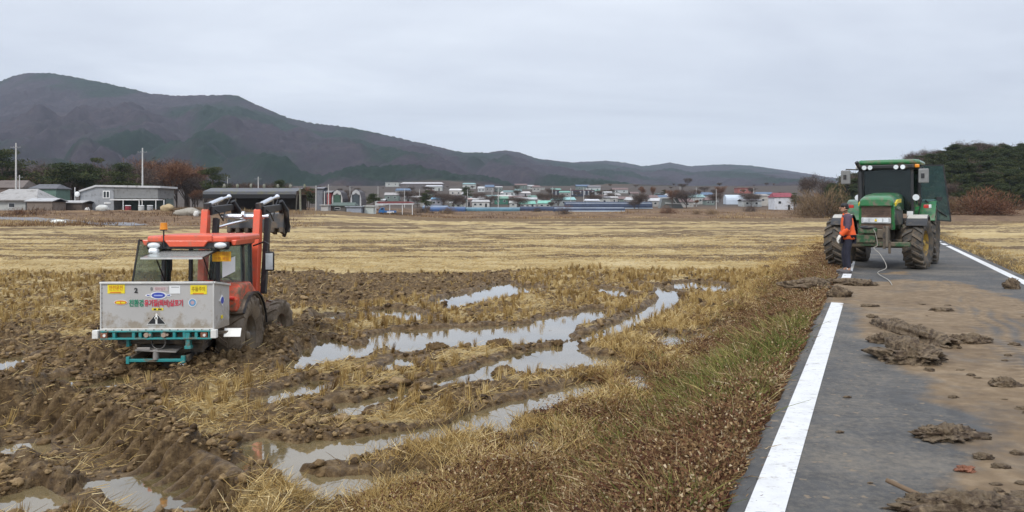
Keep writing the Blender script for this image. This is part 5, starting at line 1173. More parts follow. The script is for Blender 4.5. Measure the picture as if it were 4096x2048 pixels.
[lettering('안전 제일', 0.062, m_ost, sk, (0.525, -0.610, zq)) for zq in (2.185, 2.105)]
pane('notice_sheet', (0.50, -0.49, 1.78), (0.60, -0.12, 1.86), (0.60, -0.12, 2.12), (0.50, -0.49, 2.06), m_wst, ot, 0.004)
# mirrors
for sx in (1, -1):
    m = MB(); m.tube([(sx*0.6, 0.95, 2.25), (sx*0.82, 0.93, 2.33), (sx*0.92, 0.86, 2.28), (sx*0.92, 0.86, 2.12)], 0.014, 8); mi_ = m.build('mirror_arm', m_blk, ot)
    m = MB(); m.box((sx*0.93, 0.86, 1.97), (0.17, 0.06, 0.36)); m.build('mirror', m_blk, mi_, bevel=0.025)
    m = MB(); m.box((sx*0.93, 0.825, 1.97), (0.13, 0.01, 0.30)); m.build('mirror_glass', m_lens, mi_)
# seat, wheel
m = MB(); m.box((-0.02, -0.28, 1.50), (0.46, 0.12, 0.42)); m.box((-0.02, 0.0, 1.22), (0.48, 0.46, 0.14)); m.build('seat', mat('seat_black', (0.012, 0.012, 0.013), 0.7), ot, bevel=0.05, seg=3)
m = MB(); n_ = 24; c_ = Vector((0.18, 0.50, 1.56))
pts = [c_+Vector((0.20*math.cos(2*math.pi*i/n_), 0.12*math.sin(2*math.pi*i/n_)-0.0, 0.14*math.sin(2*math.pi*i/n_))) for i in range(n_+1)]
m.tube(pts, 0.016, 6, cap=False); m.tube([c_, c_+Vector((-0.02, 0.25, -0.4))], 0.03, 8); m.beam(c_+Vector((-.19, 0, 0)), c_+Vector((.19, 0, 0)), .03, .02); m.build('steering_wheel', m_blk, ot)
m = MB(); m.box((0.16, 0.80, 1.30), (0.55, 0.22, 0.35)); m.build('dashboard', m_blk, ot, bevel=0.06)
m = MB(); m.box((0.52, -0.05, 1.28), (0.16, 0.4, 0.24)); m.build('control_console', mat('console', (0.30, 0.16, 0.15), 0.6), ot, bevel=0.06)
# loader: two booms rising in front of the cab, knees above the roof, bucket linkage beyond
for sx in (-1, 1):
    X = sx*0.50+0.0
    m = MB(); m.prism([(1.30, 1.15), (1.48, 1.15), (1.68, 2.2), (1.72, 2.86), (1.66, 2.94), (1.56, 2.92), (1.50, 2.6), (1.38, 2.0)], X-0.065, X+0.065, 'YZ'); bo = m.build('loader_boom', m_or, ot, bevel=0.012)
    m = MB(); m.beam((X+0.13, 1.55, 1.3), (X+0.13, 1.85, 2.75), 0.10, 0.14); m.build('boom_side_plate', m_blk, bo, bevel=0.01)
    m = MB(); m.box((X, 1.40, 0.95), (0.16, 0.34, 0.7)); m.build('loader_mount', m_blk, ot, bevel=0.02)
    m = MB(); m.beam((X+0.06, 1.66, 2.90), (X+0.10, 3.0, 2.98), 0.11, 0.17, mi=0, w2=0.09, h2=0.12); m.beam((X+0.10, 3.0, 2.98), (X+0.10, 3.35, 2.45), 0.09, 0.13); m.beam((X+.02, 1.60, 2.98), (X+.02, 1.74, 2.99), .12, .14); m.build('dark_loader_arm', m_blk, ot, bevel=0.012)
    m = MB(); m.cyl((X+0.02, 1.72, 3.02), (X+0.04, 2.45, 3.14), 0.045, n=12); cy_ = m.build('hydraulic_cylinder', m_chr, ot)
    m = MB(); m.cyl((X+0.04, 2.45, 3.14), (X+0.05, 2.86, 3.19), 0.026, n=10); m.ball((X+.05, 2.88, 3.19), 0.055, 10, 6); m.build('piston_rod', m_chr, cy_)
    m = MB(); m.tube([(X+0.07, 1.70, 2.98), (X+0.16, 1.9, 2.86), (X+0.15, 2.2, 2.70), (X+0.1, 2.5, 2.98), (X+0.08, 2.8, 3.12)], 0.014, 6); m.build('hydraulic_hose', m_blk, ot)
    m = MB(); m.tube([(X+0.12, 2.9, 3.1), (X+0.2, 3.05, 2.9), (X+0.22, 3.1, 2.55), (X+0.12, 3.15, 2.35)], [0.05, 0.055, 0.05, 0.04], 8); m.build('bucket_link', m_blk, ot)
m = MB(); m.cyl((-0.44, 2.35, 2.78), (0.52, 2.35, 2.78), 0.055, n=14); m.cyl((0.0, 2.3, 2.82), (0.05, 2.3, 2.82), 0.07, n=14); m.build('cross_tube', m_chr, ot)
m = MB(); m.cyl((-0.50, 2.0, 2.55), (0.1, 2.4, 2.72), 0.03, n=10); m.build('hydraulic_pipe', m_chr, ot)
m = MB(); m.prism([(2.95, 2.52), (3.55, 2.42), (3.62, 2.55), (3.3, 2.86), (3.0, 2.84)], -0.52, 0.66, 'YZ'); bk = m.build('bucket', mat('bucket_steel', (0.06, 0.06, 0.062), 0.5, dirt=(.16, .12, .08), dirtamt=.4), ot, bevel=0.02)
m = MB()
for k in range(7): m.box((-0.45+k*0.18, 3.0, 2.47), (0.07, 0.3, 0.10), (R(-12), 0, 0))
m.build('bucket_tooth', m_blk2, bk)
# ---- spreader
bx, y0_, y1_ = -0.085, -1.70, -0.98
hw = 0.845; zt, zb0 = 1.80, 1.085; zt2 = 1.70; zb2 = 1.06; th = 0.02
m = MB()
o4 = [(bx-hw, y0_), (bx+hw, y0_), (bx+hw+0.01, y1_), (bx-hw-0.01, y1_)]
zt_ = [zt, zt, zt2, zt2]; zb_l = [zb0, zb0, zb2, zb2]
i4 = [(a+(th if a < bx else -th), b+(th if b < -1.3 else -th)) for a, b in o4]
V = [(*o4[i], zb_l[i]) for i in range(4)]+[(*o4[i], zt_[i]) for i in range(4)]+[(*i4[i], zb_l[i]+th) for i in range(4)]+[(*i4[i], zt_[i]) for i in range(4)]
Fs = [(3, 2, 1, 0)]+[(i, (i+1) % 4, 4+(i+1) % 4, 4+i) for i in range(4)]+[(4+i, 4+(i+1) % 4, 12+(i+1) % 4, 12+i) for i in range(4)]+[(12+i, 12+(i+1) % 4, 8+(i+1) % 4, 8+i) for i in range(4)]+[(8, 9, 10, 11)]
m.add(V, Fs); hp = m.build('hopper', m_ss, ot)
m = MB(); T4 = [Vector((*o4[i], zt_[i]+0.012)) for i in range(4)]
for i in range(4): m.beam(T4[i], T4[(i+1) % 4], 0.055, 0.03)
for i in (0, 1): m.beam(Vector((*o4[i], zb0)), Vector((*o4[i], zt)), 0.022, 0.03, (0, 1, 0))
m.beam((bx-hw, y0_-0.008, zb0+0.015), (bx+hw, y0_-0.008, zb0+0.015), 0.02, 0.035); m.build('hopper_rim', m_ss2, hp, bevel=0.004)
m = MB()
for k in range(9): m.cyl((bx-hw+0.012, y0_-0.002, 1.13+k*0.075), (bx-hw+0.012, y0_-0.008, 1.13+k*0.075), 0.007, n=8)
for k in range(14): m.cyl((bx-hw+0.08+k*0.12, y0_-0.018, 1.098), (bx-hw+0.08+k*0.12, y0_-0.03, 1.098), 0.007, n=8)
for q in (-0.1, 0.0, 0.1): m.cyl((bx+q-0.03, y0_-0.002, 1.27), (bx+q-0.03, y0_-0.008, 1.27), 0.010, n=8)
m.build('rivet', m_blk2, hp)
yf = y0_-0.004
def fx(px): return bx+(px-632)/437*2*hw            # photo column to hopper face
def fz(py): return zt-(py-1128)/(1322-1128)*(zt-zb0)*1.0
def Z6(x, y): return (fx(380+x*580/1868), fz(1080+y*400/1288))
def sticker(x0, y0s, x1, y1s, matr, name='sticker', d=0.003, rot=0):
    a = Z6(x0, y0s); b = Z6(x1, y1s); m = MB(); m.box(((a[0]+b[0])/2, yf-d/2, (a[1]+b[1])/2), (abs(b[0]-a[0]), d, abs(a[1]-b[1]))); return m.build(name, matr, hp)
def ell(xc, yc, rx, ry, matr, d=0.003, name='sticker'):
    c = Z6(xc, yc); e = Z6(xc+rx, yc+ry); m = MB(); A, B_ = abs(e[0]-c[0]), abs(e[1]-c[1])
    m.prism([(c[0]+A*math.cos(t), c[1]+B_*math.sin(t)) for t in np.linspace(0, 2*math.pi, 32, False)], yf-d, yf, 'XZ'); return m.build(name, matr, hp)
def txt(s, xc, yc, hpx, matr, sx=1.0, bold=0.0, off=0.006):
    c = Z6(xc, yc); return lettering(s, hpx/1288*400/194*(zt-zb0)*1.12, matr, hp, (c[0], yf-off, c[1]), sx=sx, bold=bold, depth=0.0008)
sticker(190, 165, 405, 285, m_yst); txt('안전운전', 297, 215, 62, m_ost, 0.72, 0.001); sticker(222, 262, 360, 280, m_ost, d=0.004)
sticker(1225, 178, 1432, 300, m_yst); txt('추돌주의', 1328, 232, 62, mat('ochre_ink', (0.38, 0.24, 0.01), 0.5), 0.72, 0.001); sticker(1258, 283, 1395, 298, m_ost, d=0.004)
txt('2', 545, 248, 78, m_kst, 1.0, 0.004)
sticker(765, 195, 945, 258, mat('pale_pink_sticker', (0.55, 0.47, 0.46), 0.5)); txt('퇴비살포', 850, 228, 46, m_pst, 0.75); ell(738, 225, 14, 24, mat('grey_ink', (0.18, 0.18, 0.18), 0.5))
sticker(962, 182, 1100, 290, m_wst); sticker(985, 200, 1085, 207, mat('grey_ink', (0.2, 0.2, 0.2)), d=0.004)
ell(825, 312, 105, 50, m_wst); ell(825, 312, 84, 38, m_bst, 0.005); sticker(770, 305, 880, 322, mat('pale_blue_ink', (0.35, 0.42, 0.75), 0.5), d=0.0075)
ell(700, 312, 40, 17, m_wst); ell(950, 312, 40, 17, m_wst); txt('••', 698, 312, 44, m_bst, 1.1, 0.002); txt('••', 955, 312, 44, m_bst, 1.1, 0.002)
ell(355, 405, 84, 34, m_wst); ell(355, 405, 78, 29, m_ost, 0.005); sticker(300, 394, 350, 418, m_yst, d=0.0075); sticker(362, 396, 412, 418, m_yst, d=0.0075)
txt('친환경', 550, 420, 88, m_gst, 0.72, 0.003); txt('유기질(퇴비)살포기', 893, 420, 84, m_rst, 0.68, 0.003)
sticker(745, 480, 885, 512, m_yst); sticker(765, 487, 800, 506, m_kst, d=0.0045); sticker(822, 487, 866, 506, m_kst, d=0.0045)
ell(1252, 412, 52, 55, m_wst); ell(1252, 410, 44, 47, mat('sky_ink', (0.12, 0.30, 0.50), 0.5), 0.005); ell(1252, 410, 24, 26, mat('pink_ink', (0.5, 0.35, 0.38), 0.5), 0.0065)
# the two black triangular openings with pale edges
def tri(pts, matr, d, name):
    q = [Z6(*p) for p in pts]; m = MB(); m.prism(q, yf-d, yf, 'XZ'); return m.build(name, matr, hp)
tri([(800, 550), (925, 700), (680, 700)], m_whl, 0.006, 'gate_frame')
tri([(788, 570), (788, 690), (692, 690)], m_dark, 0.009, 'outlet_gate'); tri([(815, 570), (912, 690), (815, 690)], m_dark, 0.009, 'outlet_gate')
ell(800, 612, 22, 22, m_whl, 0.013, 'gate_bolt'); ell(800, 612, 11, 11, m_blk2, 0.017, 'gate_bolt')
# side stickers
def sidept(u, z): return Vector((bx+hw+0.004, y0_+u, z))
m = MB(); m.prism([(y0_+0.36+0.11*math.cos(t), 1.50+0.085*math.sin(t)) for t in np.linspace(0, 2*math.pi, 4, False)], bx+hw+0.004, bx+hw+0.016, 'YZ'); m.build('sticker', m_wst, hp)
m = MB(); m.prism([(y0_+0.36+0.07*math.cos(t), 1.50+0.055*math.sin(t)) for t in np.linspace(0, 2*math.pi, 12, False)], bx+hw+0.004, bx+hw+0.019, 'YZ'); m.build('sticker', m_bst, hp)
m = MB(); m.box((bx+hw+0.008, y0_+0.36, 1.24), (0.012, 0.08, 0.05)); m.build('sticker', m_yst, hp)
# rear light bar with teal frame
yb = y0_-0.02
m = MB(); zc = 1.03
m.box((bx, yb, zc+0.048), (1.66, 0.09, 0.022)); m.box((bx, yb, zc-0.062), (1.66, 0.10, 0.026))
for q in (-0.80, -0.63, -0.34, -0.24, -0.09, 0.09, 0.27, 0.42, 0.60, 0.79): m.box((bx+q, yb, zc-0.007), (0.045 if abs(q) < .7 else .02, 0.07, 0.09))
m.box((bx, yb+0.06, zc-0.005), (1.62, 0.02, 0.09), mi=1)
m.box((bx+0.47, yb+0.02, zc-0.06), (0.065, 0.10, 0.24)); m.box((bx+0.47, yb+0.02, zc-0.20), (0.10, 0.10, 0.05)); m.box((bx-0.47, yb+0.12, zc-0.12), (0.05, 0.10, 0.16))
fr_ = m.build('rear_frame', [m_teal, m_blk2], ot, bevel=0.006)
for q in (-0.14, 0.12):
    m = MB(); m.cyl((bx+q, yb-0.02, zc-0.005), (bx+q, yb-0.06, zc-0.005), 0.036, n=14); m.cyl((bx+q+0.05, yb-0.02, zc-0.005), (bx+q+0.05, yb-0.05, zc-0.005), 0.02, n=10); m.build('tail_lamp', m_red if False else mat('dull_lens', (0.35, 0.26, 0.20), 0.4), fr_)
for q, wq in ((-0.905, 0.085), (0.865, 0.085)):
    m = MB(); m.box((bx+q, yb-0.01, zc+0.005), (wq, 0.09, 0.125)); m.build('end_marker', m_whl, fr_, bevel=0.006)
for q in (-0.775, 0.72):
    m = MB(); m.box((bx+q, yb-0.03, zc-0.01), (0.10, 0.04, 0.075)); lp = m.build('indicator_lamp', mat('brown_lens', (0.22, 0.09, 0.05), 0.4), fr_, bevel=0.005)
    m = MB(); m.cyl((bx+q+0.01, yb-0.05, zc-0.01), (bx+q+0.01, yb-0.06, zc-0.01), 0.022, n=10); m.build('lens', m_whl, lp)
m = MB(); m.box((bx+1.075, y0_+0.18, zc-0.01), (0.26, 0.012, 0.14), (R(-25), 0, 0)); m.build('side_plate', m_whl, fr_, bevel=0.004)
m = MB(); m.beam((bx+.85, y0_+.12, zc), (bx+1.0, y0_+0.2, zc), 0.04, 0.04); m.build('plate_bracket', m_blk2, fr_)
# machinery under the hopper
m = MB(); m.lathe([(0.10, -0.03), (0.115, 0), (0.10, 0.03)], 22, 'Y', (bx+0.0, y0_+0.05, 0.90), closed=True); m.build('spreading_ring', mat('dull_ring', (0.20, 0.19, 0.175), 0.5), ot)
m = MB(); m.box((bx, y0_+0.35, 0.93), (1.3, 0.5, 0.14)); m.box((bx-0.45, y0_+0.5, 0.7), (0.12, 0.1, 0.45)); m.box((bx+0.45, y0_+0.5, 0.7), (0.12, 0.1, 0.45)); m.box((bx, y0_+.6, .6), (.5, .3, .4)); m.build('gearbox_frame', m_blk2, ot, bevel=0.02)
m = MB(); m.box((bx-0.02, y0_+0.12, 0.79), (0.62, 0.30, 0.022), (R(8), R(3), 0)); m.box((bx-0.20, y0_-0.02, 0.805), (0.20, 0.03, 0.05)); m.build('spreading_disc', mat('worn_steel', (0.34, 0.32, 0.30), 0.4, 0.4, dirt=(.18, .14, .1), dirtamt=.5), ot, bevel=0.006)
m = MB(); m.box((bx+0.38, y0_+0.30, 0.79), (0.42, 0.10, 0.17)); m.build('guard_plate', m_blk2, ot)
m = MB(); m.cyl((bx-0.03, y0_+0.02, 0.64), (bx-0.03, y0_+0.02, 0.80), 0.045, n=12); m.build('drive_shaft', mat('worn_steel', (0, 0, 0)), ot)
m = MB(); m.box((bx-0.04, y0_+0.03, 0.625), (0.84, 0.05, 0.045)); m.box((bx-0.45, y0_+0.03, 0.63), (0.05, 0.07, 0.11)); m.box((bx+0.38, y0_+0.03, 0.64), (0.06, 0.07, 0.11)); m.build('lower_bar', m_teal, ot, bevel=0.006)
m = MB(); m.ball((bx+0.36, y0_+0.02, 0.53), (0.05, 0.03, 0.05), 12, 6); m.build('hitch_pin', m_chr, ot)
for sx in (-1, 1):
    m = MB(); m.beam((bx+sx*0.42, y0_+0.05, 0.64), (sx*0.30, -0.1, 0.74), 0.06, 0.09); m.build('lift_arm', m_blk2, ot, bevel=0.01)
    m = MB(); m.beam((bx+sx*.42, y0_+.5, 0.95), (sx*.3, -0.1, 1.0), 0.07, 0.07); m.build('support_arm', m_blk2, ot, bevel=0.01)
for o_ in [c for c in ot.children]: pass

# ------------------------------------------------------------------ green tractor on the road
GT_LOC = (10.36, 22.5, 0.0)
gt = empty('green_tractor', GT_LOC, R(148), 'large green tractor facing the camera on the road with its side door open', 'tractor')
m_grn = mat('green_paint', (0.018, 0.155, 0.045), 0.32, var=0.08, coat=0.5, dirt=(0.16, 0.13, 0.09), dirtamt=0.40, dscale=4)
m_grn2 = mat('muddy_green_paint', (0.020, 0.085, 0.03), 0.5, var=0.15, dirt=(0.15, 0.12, 0.085), dirtamt=0.55, dscale=6)
m_yel = mat('yellow_paint', (0.75, 0.55, 0.03), 0.4, dirt=(0.25, 0.2, 0.12), dirtamt=0.15)
YR = ('yellow', (0.52, 0.33, 0.05))
for sx, st in ((-1, R(-9)), (1, R(-9))):
    wheel(gt, (sx*(1.06 if sx > 0 else 0.95), 0, 0.70), 0.70, 0.50, 0.36, YR, side=sx, nlug=18, lug=0.055, steer=st, roll=0.3*sx)
    wheel(gt, (sx*0.97, -2.65, 0.92), 0.92, 0.56, 0.50, YR, side=sx, nlug=21, lug=0.06)
m = MB(); m.box((0, -0.9, 0.85), (0.55, 3.2, 0.5)); m.box((0, 0, 0.68), (1.5, 0.24, 0.24)); m.box((0, -2.65, 0.92), (1.5, 0.4, 0.4)); m.box((0, 0.55, 0.88), (0.62, 0.8, 0.45)); m.box((0.45, -1.3, 0.85), (0.5, 0.9, 0.55)); m.box((-0.48, -1.3, 0.85), (0.5, 0.9, 0.55)); m.build('chassis', m_blk2, gt, bevel=0.03)
# hood: loft of cross-sections
def loft(secs, name, matr, parent, bevel=0, smooth=True, **k):
    m = MB(); n = len(secs[0]); V = [p for s in secs for p in s]
    Fs = [(i*n+j, i*n+(j+1) % n, (i+1)*n+(j+1) % n, (i+1)*n+j) for i in range(len(secs)-1) for j in range(n)]
    m.add(V, Fs, 0, smooth); m.add(secs[0], [tuple(range(n))]); m.add(secs[-1], [tuple(range(n))]); return m.build(name, matr, parent, bevel=bevel, merge=True, **k)
def hsec(y, hw_, zb, zt, r=0.45):
    pts = []
    for t in np.linspace(0, math.pi, 13):
        c, s = math.cos(t), math.sin(t); pts.append((hw_*math.copysign(abs(c)**r, c), y, zb+(zt-zb)*abs(s)**r))
    return pts
m_hoodside = mat('hood_mesh', (0.05, 0.052, 0.05), 0.6, dirt=(.17, .14, .10), dirtamt=.5)
loft([hsec(-1.45, 0.46, 1.62, 2.13), hsec(-0.6, 0.46, 1.60, 2.11), hsec(0.25, 0.455, 1.62, 2.06), hsec(0.70, 0.44, 1.68, 1.99), hsec(0.90, 0.41, 1.74, 1.90)], 'hood', m_grn, gt)
loft([hsec(-1.45, 0.42, 1.05, 1.66), hsec(0.74, 0.41, 1.08, 1.74)], 'engine_panel', m_grn2, gt)
for sx in (-1, 1):
    m = MB(); m.prism([(0.68, 1.80), (0.25, 1.90), (-0.55, 1.93), (-0.55, 1.83), (0.25, 1.80), (0.66, 1.72)], sx*0.44, sx*0.475, 'YZ'); m.build('side_stripe', m_yel, gt)
    m = MB(); m.prism([(0.62, 1.68), (0.2, 1.76), (-1.3, 1.8), (-1.3, 1.2), (0.55, 1.2)], sx*0.425, sx*0.44, 'YZ'); m.build('side_grille', m_hoodside, gt)
    m = MB(); m.prism([(0.80, 1.72), (0.62, 1.80), (0.56, 1.12), (0.72, 1.08)], sx*0.36, sx*0.45, 'YZ'); cp = m.build('front_corner', m_grn, gt, bevel=0.015)
    for q in (1.30, 1.45, 1.60):
        m = MB(); m.box((sx*0.452, 0.66, q), (0.012, 0.07, 0.10)); m.build('vent_slot', m_dark, cp)
m = MB(); m.box((0, 0.80, 1.42), (0.74, 0.06, 0.62)); m.build('grille', mat('brown_grille', (0.10, 0.062, 0.045), 0.8, bump=0.4, dirt=(0.17, 0.12, 0.08), dirtamt=0.6), gt, bevel=0.01)
m = MB()
for k in range(5): m.box((0, 0.835, 1.49+k*0.045), (0.68, 0.012, 0.008))
m.build('grille_slat', m_blk2, gt)
m = MB(); m.box((0, 0.85, 1.33), (0.74, 0.06, 0.16)); lb_ = m.build('headlamp_panel', mat('lamp_panel', (0.42, 0.44, 0.44), 0.35), gt, bevel=0.02)
for q in (-0.25, -0.09, 0.09, 0.25): m = MB(); m.box((q, 0.885, 1.33), (0.13, 0.012, 0.10)); m.build('headlight', m_lens, lb_, bevel=0.01)
m = MB(); m.cyl((0, 0.88, 1.335), (0, 0.9, 1.335), 0.03, n=12); m.build('badge', m_yel, lb_)
# front support, hitch
m = MB(); m.box((0, 0.75, 0.98), (0.60, 0.5, 0.24)); m.box((-0.28, 0.95, 0.9), (0.10, 0.4, 0.55)); m.build('front_support', mat('muddy_casting', (0.15, 0.125, 0.095), 0.8, bump=0.4), gt, bevel=0.02)
m = MB(); m.box((0.18, 1.05, 1.06), (0.46, 0.20, 0.15)); m.box((0.30, 1.0, 0.84), (0.62, 0.18, 0.22)); m.box((-0.2, 0.95, 0.70), (1.3, 0.14, 0.12)); m.build('front_hitch', m_grn2, gt, bevel=0.02)
m = MB(); m.ball((0.18, 1.08, 1.14), (0.22, 0.12, 0.06), 14, 6); m.build('tow_hook', m_blk, gt)
m = MB(); m.box((-0.24, 1.12, 0.88), (0.07, 0.10, 0.60)); m.box((-0.36, 1.05, 0.62), (0.06, .08, .34)); m.build('hitch_arm', m_blk2, gt, bevel=0.01)
# fuel tank and steps
m = MB(); m.box((-0.66, -1.25, 0.95), (0.42, 0.8, 0.5)); m.build('fuel_tank', m_grn2, gt, bevel=0.05)
m = MB(); m.box((-0.78, -1.75, 0.55), (0.4, 0.28, 0.03)); m.box((-0.78, -1.75, 0.85), (0.4, 0.28, 0.03)); m.box((-0.97, -1.75, .8), (.02, .28, .55)); m.build('step', m_blk2, gt)
# front mudguards
for sx in (-1, 1):
    pts = [(0.78*math.cos(R(a)), 0.70+0.78*math.sin(R(a))) for a in range(40, 196, 12)]; inn = [(y*0.955, 0.70+(z-0.70)*0.955) for y, z in reversed(pts)]
    m = MB(); m.prism(pts+inn, sx*0.70, sx*1.22, 'YZ'); fm = m.build('mudguard', m_blk, gt, bevel=0.008)
    top = [(0.785*math.cos(R(a)), 0.70+0.79*math.sin(R(a))) for a in range(62, 118, 9)]; inn = [(y, z-0.012) for y, z in reversed(top)]
    m = MB(); m.prism(top+inn, sx*0.72, sx*1.20, 'YZ'); m.build('top_strip', mat('pale_top', (0.42, 0.40, 0.36), 0.7), fm)  # paler strip laid over the crown of each front mudguard
# rear fenders
for sx in (-1, 1):
    pts = [(-2.65+1.02*math.cos(R(a)), 0.92+1.02*math.sin(R(a))) for a in range(22, 165, 12)]; inn = [(-2.65+(y+2.65)*0.94, 0.92+(z-0.92)*0.94) for y, z in reversed(pts)]
    m = MB(); m.prism(pts+inn, sx*0.62, sx*1.24, 'YZ'); m.build('rear_fender', m_grn, gt, bevel=0.02)
    m = MB(); m.prism([(-1.55, 1.15), (-1.75, 1.70), (-2.1, 1.95), (-2.9, 1.95), (-2.9, 1.0), (-1.75, 0.95)], sx*0.62, sx*0.70, 'YZ'); m.build('fender_wall', m_grn2, gt)
    m = MB(); m.box((sx*1.05, -1.63, 1.72), (0.20, 0.05, 0.10)); ml = m.build('marker_lamp', m_red, gt, bevel=0.01)
    m = MB(); m.box((sx*1.12, -1.60, 1.72), (0.07, 0.05, 0.10)); m.build('lens', m_lens, ml, bevel=0.008)
    m = MB(); m.beam((sx*0.78, -1.40, 1.78), (sx*0.78, -1.40, 1.98), 0.03, 0.03); hl = m.build('lamp_stalk', m_blk, gt)
    m = MB(); m.cyl((sx*0.78, -1.42, 1.98), (sx*0.78, -1.30, 1.98), 0.06, 0.10, n=18); m.build('work_lamp', m_blk, hl)
    m = MB(); m.cyl((sx*0.78, -1.298, 1.98), (sx*0.78, -1.285, 1.98), 0.09, n=18); m.build('lens', m_lens, hl)
# cab
zt_, zb_c = 2.86, 1.30
fr4 = [(-0.68, -1.42), (0.68, -1.42)]; re4 = [(-0.78, -2.95), (0.78, -2.95)]; md4 = [(-0.80, -2.1), (0.80, -2.1)]
for pl in (fr4, md4, re4):
    for (a, b) in pl: m = MB(); m.beam((a, b, zb_c), (a*0.97, b-0.04 if b > -2 else b, zt_), 0.075, 0.09, (0, 1, 0)); m.build('cab_pillar', m_blk, gt, bevel=0.012)
m = MB(); cor = [fr4[0], fr4[1], md4[1], re4[1], re4[0], md4[0]]
for i in range(6): m.beam((*cor[i], zb_c), (*cor[(i+1) % 6], zb_c), 0.1, 0.12)
m.build('cab_rail', m_blk, gt, bevel=0.01); m = MB()
for i in range(6): m.beam((*cor[i], zt_), (*cor[(i+1) % 6], zt_), 0.1, 0.10)
m.build('cab_rail', m_blk, gt, bevel=0.01)
m = MB(); m.prism(cor, 1.1, 1.28, 'XY'); m.build('cab_floor', m_blk2, gt)
m_gg = glass('dark_cab_glass', (0.50, 0.58, 0.57), 0.03, 0.32, (0.018, 0.026, 0.026))
m_gdoor = glass('teal_door_glass', (0.52, 0.66, 0.64), 0.03, 0.16, (0.02, 0.085, 0.08))
pane('windscreen', (-0.65, -1.42, 1.5), (0.65, -1.42, 1.5), (0.63, -1.45, 2.82), (-0.63, -1.45, 2.82), m_gg, gt)
pane('rear_window', (-0.75, -2.95, 1.5), (0.75, -2.95, 1.5), (0.75, -2.95, 2.82), (-0.75, -2.95, 2.82), m_gg, gt)
for sx in (1,): pane('side_window', (sx*0.69, -1.46, 1.35), (sx*0.80, -2.06, 1.35), (sx*0.78, -2.06, 2.82), (sx*0.67, -1.48, 2.82), m_gg, gt)
for sx in (1, -1): pane('side_window', (sx*0.80, -2.15, 1.6), (sx*0.78, -2.9, 1.6), (sx*0.78, -2.9, 2.82), (sx*0.78, -2.15, 2.82), m_gg, gt)
m = MB(); m.box((0, -2.55, 2.0), (0.5, 0.14, 0.7)); m.box((0, -2.3, 1.62), (0.52, 0.5, 0.15)); m.build('seat', mat('seat_black', (0, 0, 0)), gt, bevel=0.05)
m = MB(); m.box((0, -1.62, 1.65), (0.7, 0.2, 0.4)); m.build('dashboard', m_blk, gt, bevel=0.05)
m = MB(); c_ = Vector((0, -1.88, 2.0)); m.tube([c_+Vector((0.2*math.cos(2*math.pi*i/20), 0.10*math.sin(2*math.pi*i/20), 0.17*math.sin(2*math.pi*i/20))) for i in range(21)], 0.016, 6, cap=False); m.tube([c_, (0, -1.66, 1.75)], 0.03, 6); m.build('steering_wheel', m_blk, gt)
m = MB(); m.prism([(-0.74, -1.28), (0.74, -1.28), (0.86, -1.6), (0.88, -3.0), (0.7, -3.2), (-0.7, -3.2), (-0.88, -3.0), (-0.86, -1.6)], 2.95, 3.10, 'XY'); m.build('roof', m_grn, gt, bevel=0.07, seg=4)
m = MB(); m.prism([(-0.72, -1.30), (0.72, -1.30), (0.80, -1.6), (0.80, -3.05), (-0.80, -3.05), (-0.80, -1.6)], 2.84, 2.95, 'XY'); m.build('roof_liner', m_blk, gt, bevel=0.02)
for q in (-0.44, -0.26, 0.44, 0.60):
    m = MB(); m.cyl((q, -1.34, 2.87), (q, -1.24, 2.87), 0.055, 0.075, n=18); l_ = m.build('work_lamp', m_blk, gt)
    m = MB(); m.cyl((q, -1.238, 2.87), (q, -1.228, 2.87), 0.066, n=18); m.build('lens', m_lens, l_)
for sx in (-1, 1): m = MB(); m.box((sx*0.80, -1.42, 2.90), (0.12, 0.14, 0.10)); m.build('indicator_lamp', m_amb if sx < 0 else m_whl, gt, bevel=0.02)
m = MB(); m.tube([(0.62, -1.25, 1.6), (0.70, -1.25, 1.9), (0.72, -1.25, 2.75)], [0.09, 0.075, 0.06], 12); m.tube([(0.72, -1.25, 2.75), (0.74, -1.22, 2.9), (0.80, -1.12, 3.04)], [0.06, 0.06, 0.055], 12); m.build('exhaust_stack', m_blk, gt)
for sx in (-1, 1):
    m = MB(); xx = sx*(1.12 if sx > 0 else 0.98)
    m.tube([(sx*0.72, -1.45, 2.82), (xx, -1.30, 2.84), (xx, -1.30, 2.75)], 0.018, 8); a_ = m.build('mirror_arm', m_blk, gt)
    m = MB(); m.box((xx, -1.28, 2.60), (0.27, 0.08, 0.42)); m.build('mirror', mat('mirror_back', (0.20, 0.20, 0.195), 0.5), a_, bevel=0.03)
    m = MB(); m.box((xx+0.02, -1.235, 2.60), (0.09, 0.012, 0.14)); m.build('mirror_mark', m_blk, a_)
# open door on its left side (-x), hinged at the rear pillar
h0 = Vector((-0.82, -2.15, 0)); h1 = Vector((-1.60, -2.50, 0))
dr = pane('open_door', (h0.x, h0.y, 1.35), (h1.x, h1.y, 1.28), (h1.x+0.20, h1.y, 2.95), (h0.x, h0.y, 2.95), m_gdoor, gt, 0.015, 0.035); dr['label'] = 'tall glass door standing wide open'
m = MB(); m.box((-1.3, -2.33, 1.95), (0.16, 0.05, 0.10), (0, 0, R(24))); m.tube([(-0.95, -2.18, 1.9), (-1.25, -2.28, 1.62), (-1.5, -2.42, 1.42)], 0.02, 6); m.build('door_handle', m_blk, dr)
m = MB(); m.tube([(-0.80, -1.62, 1.40), (-0.90, -1.6, 1.9), (-0.80, -1.62, 2.15)], 0.018, 8); m.build('grab_rail', m_blk, gt)
m = MB(); m.box((-0.62, -1.36, 1.48), (0.16, 0.03, 0.20)); m.build('sticker', m_wst, gt)

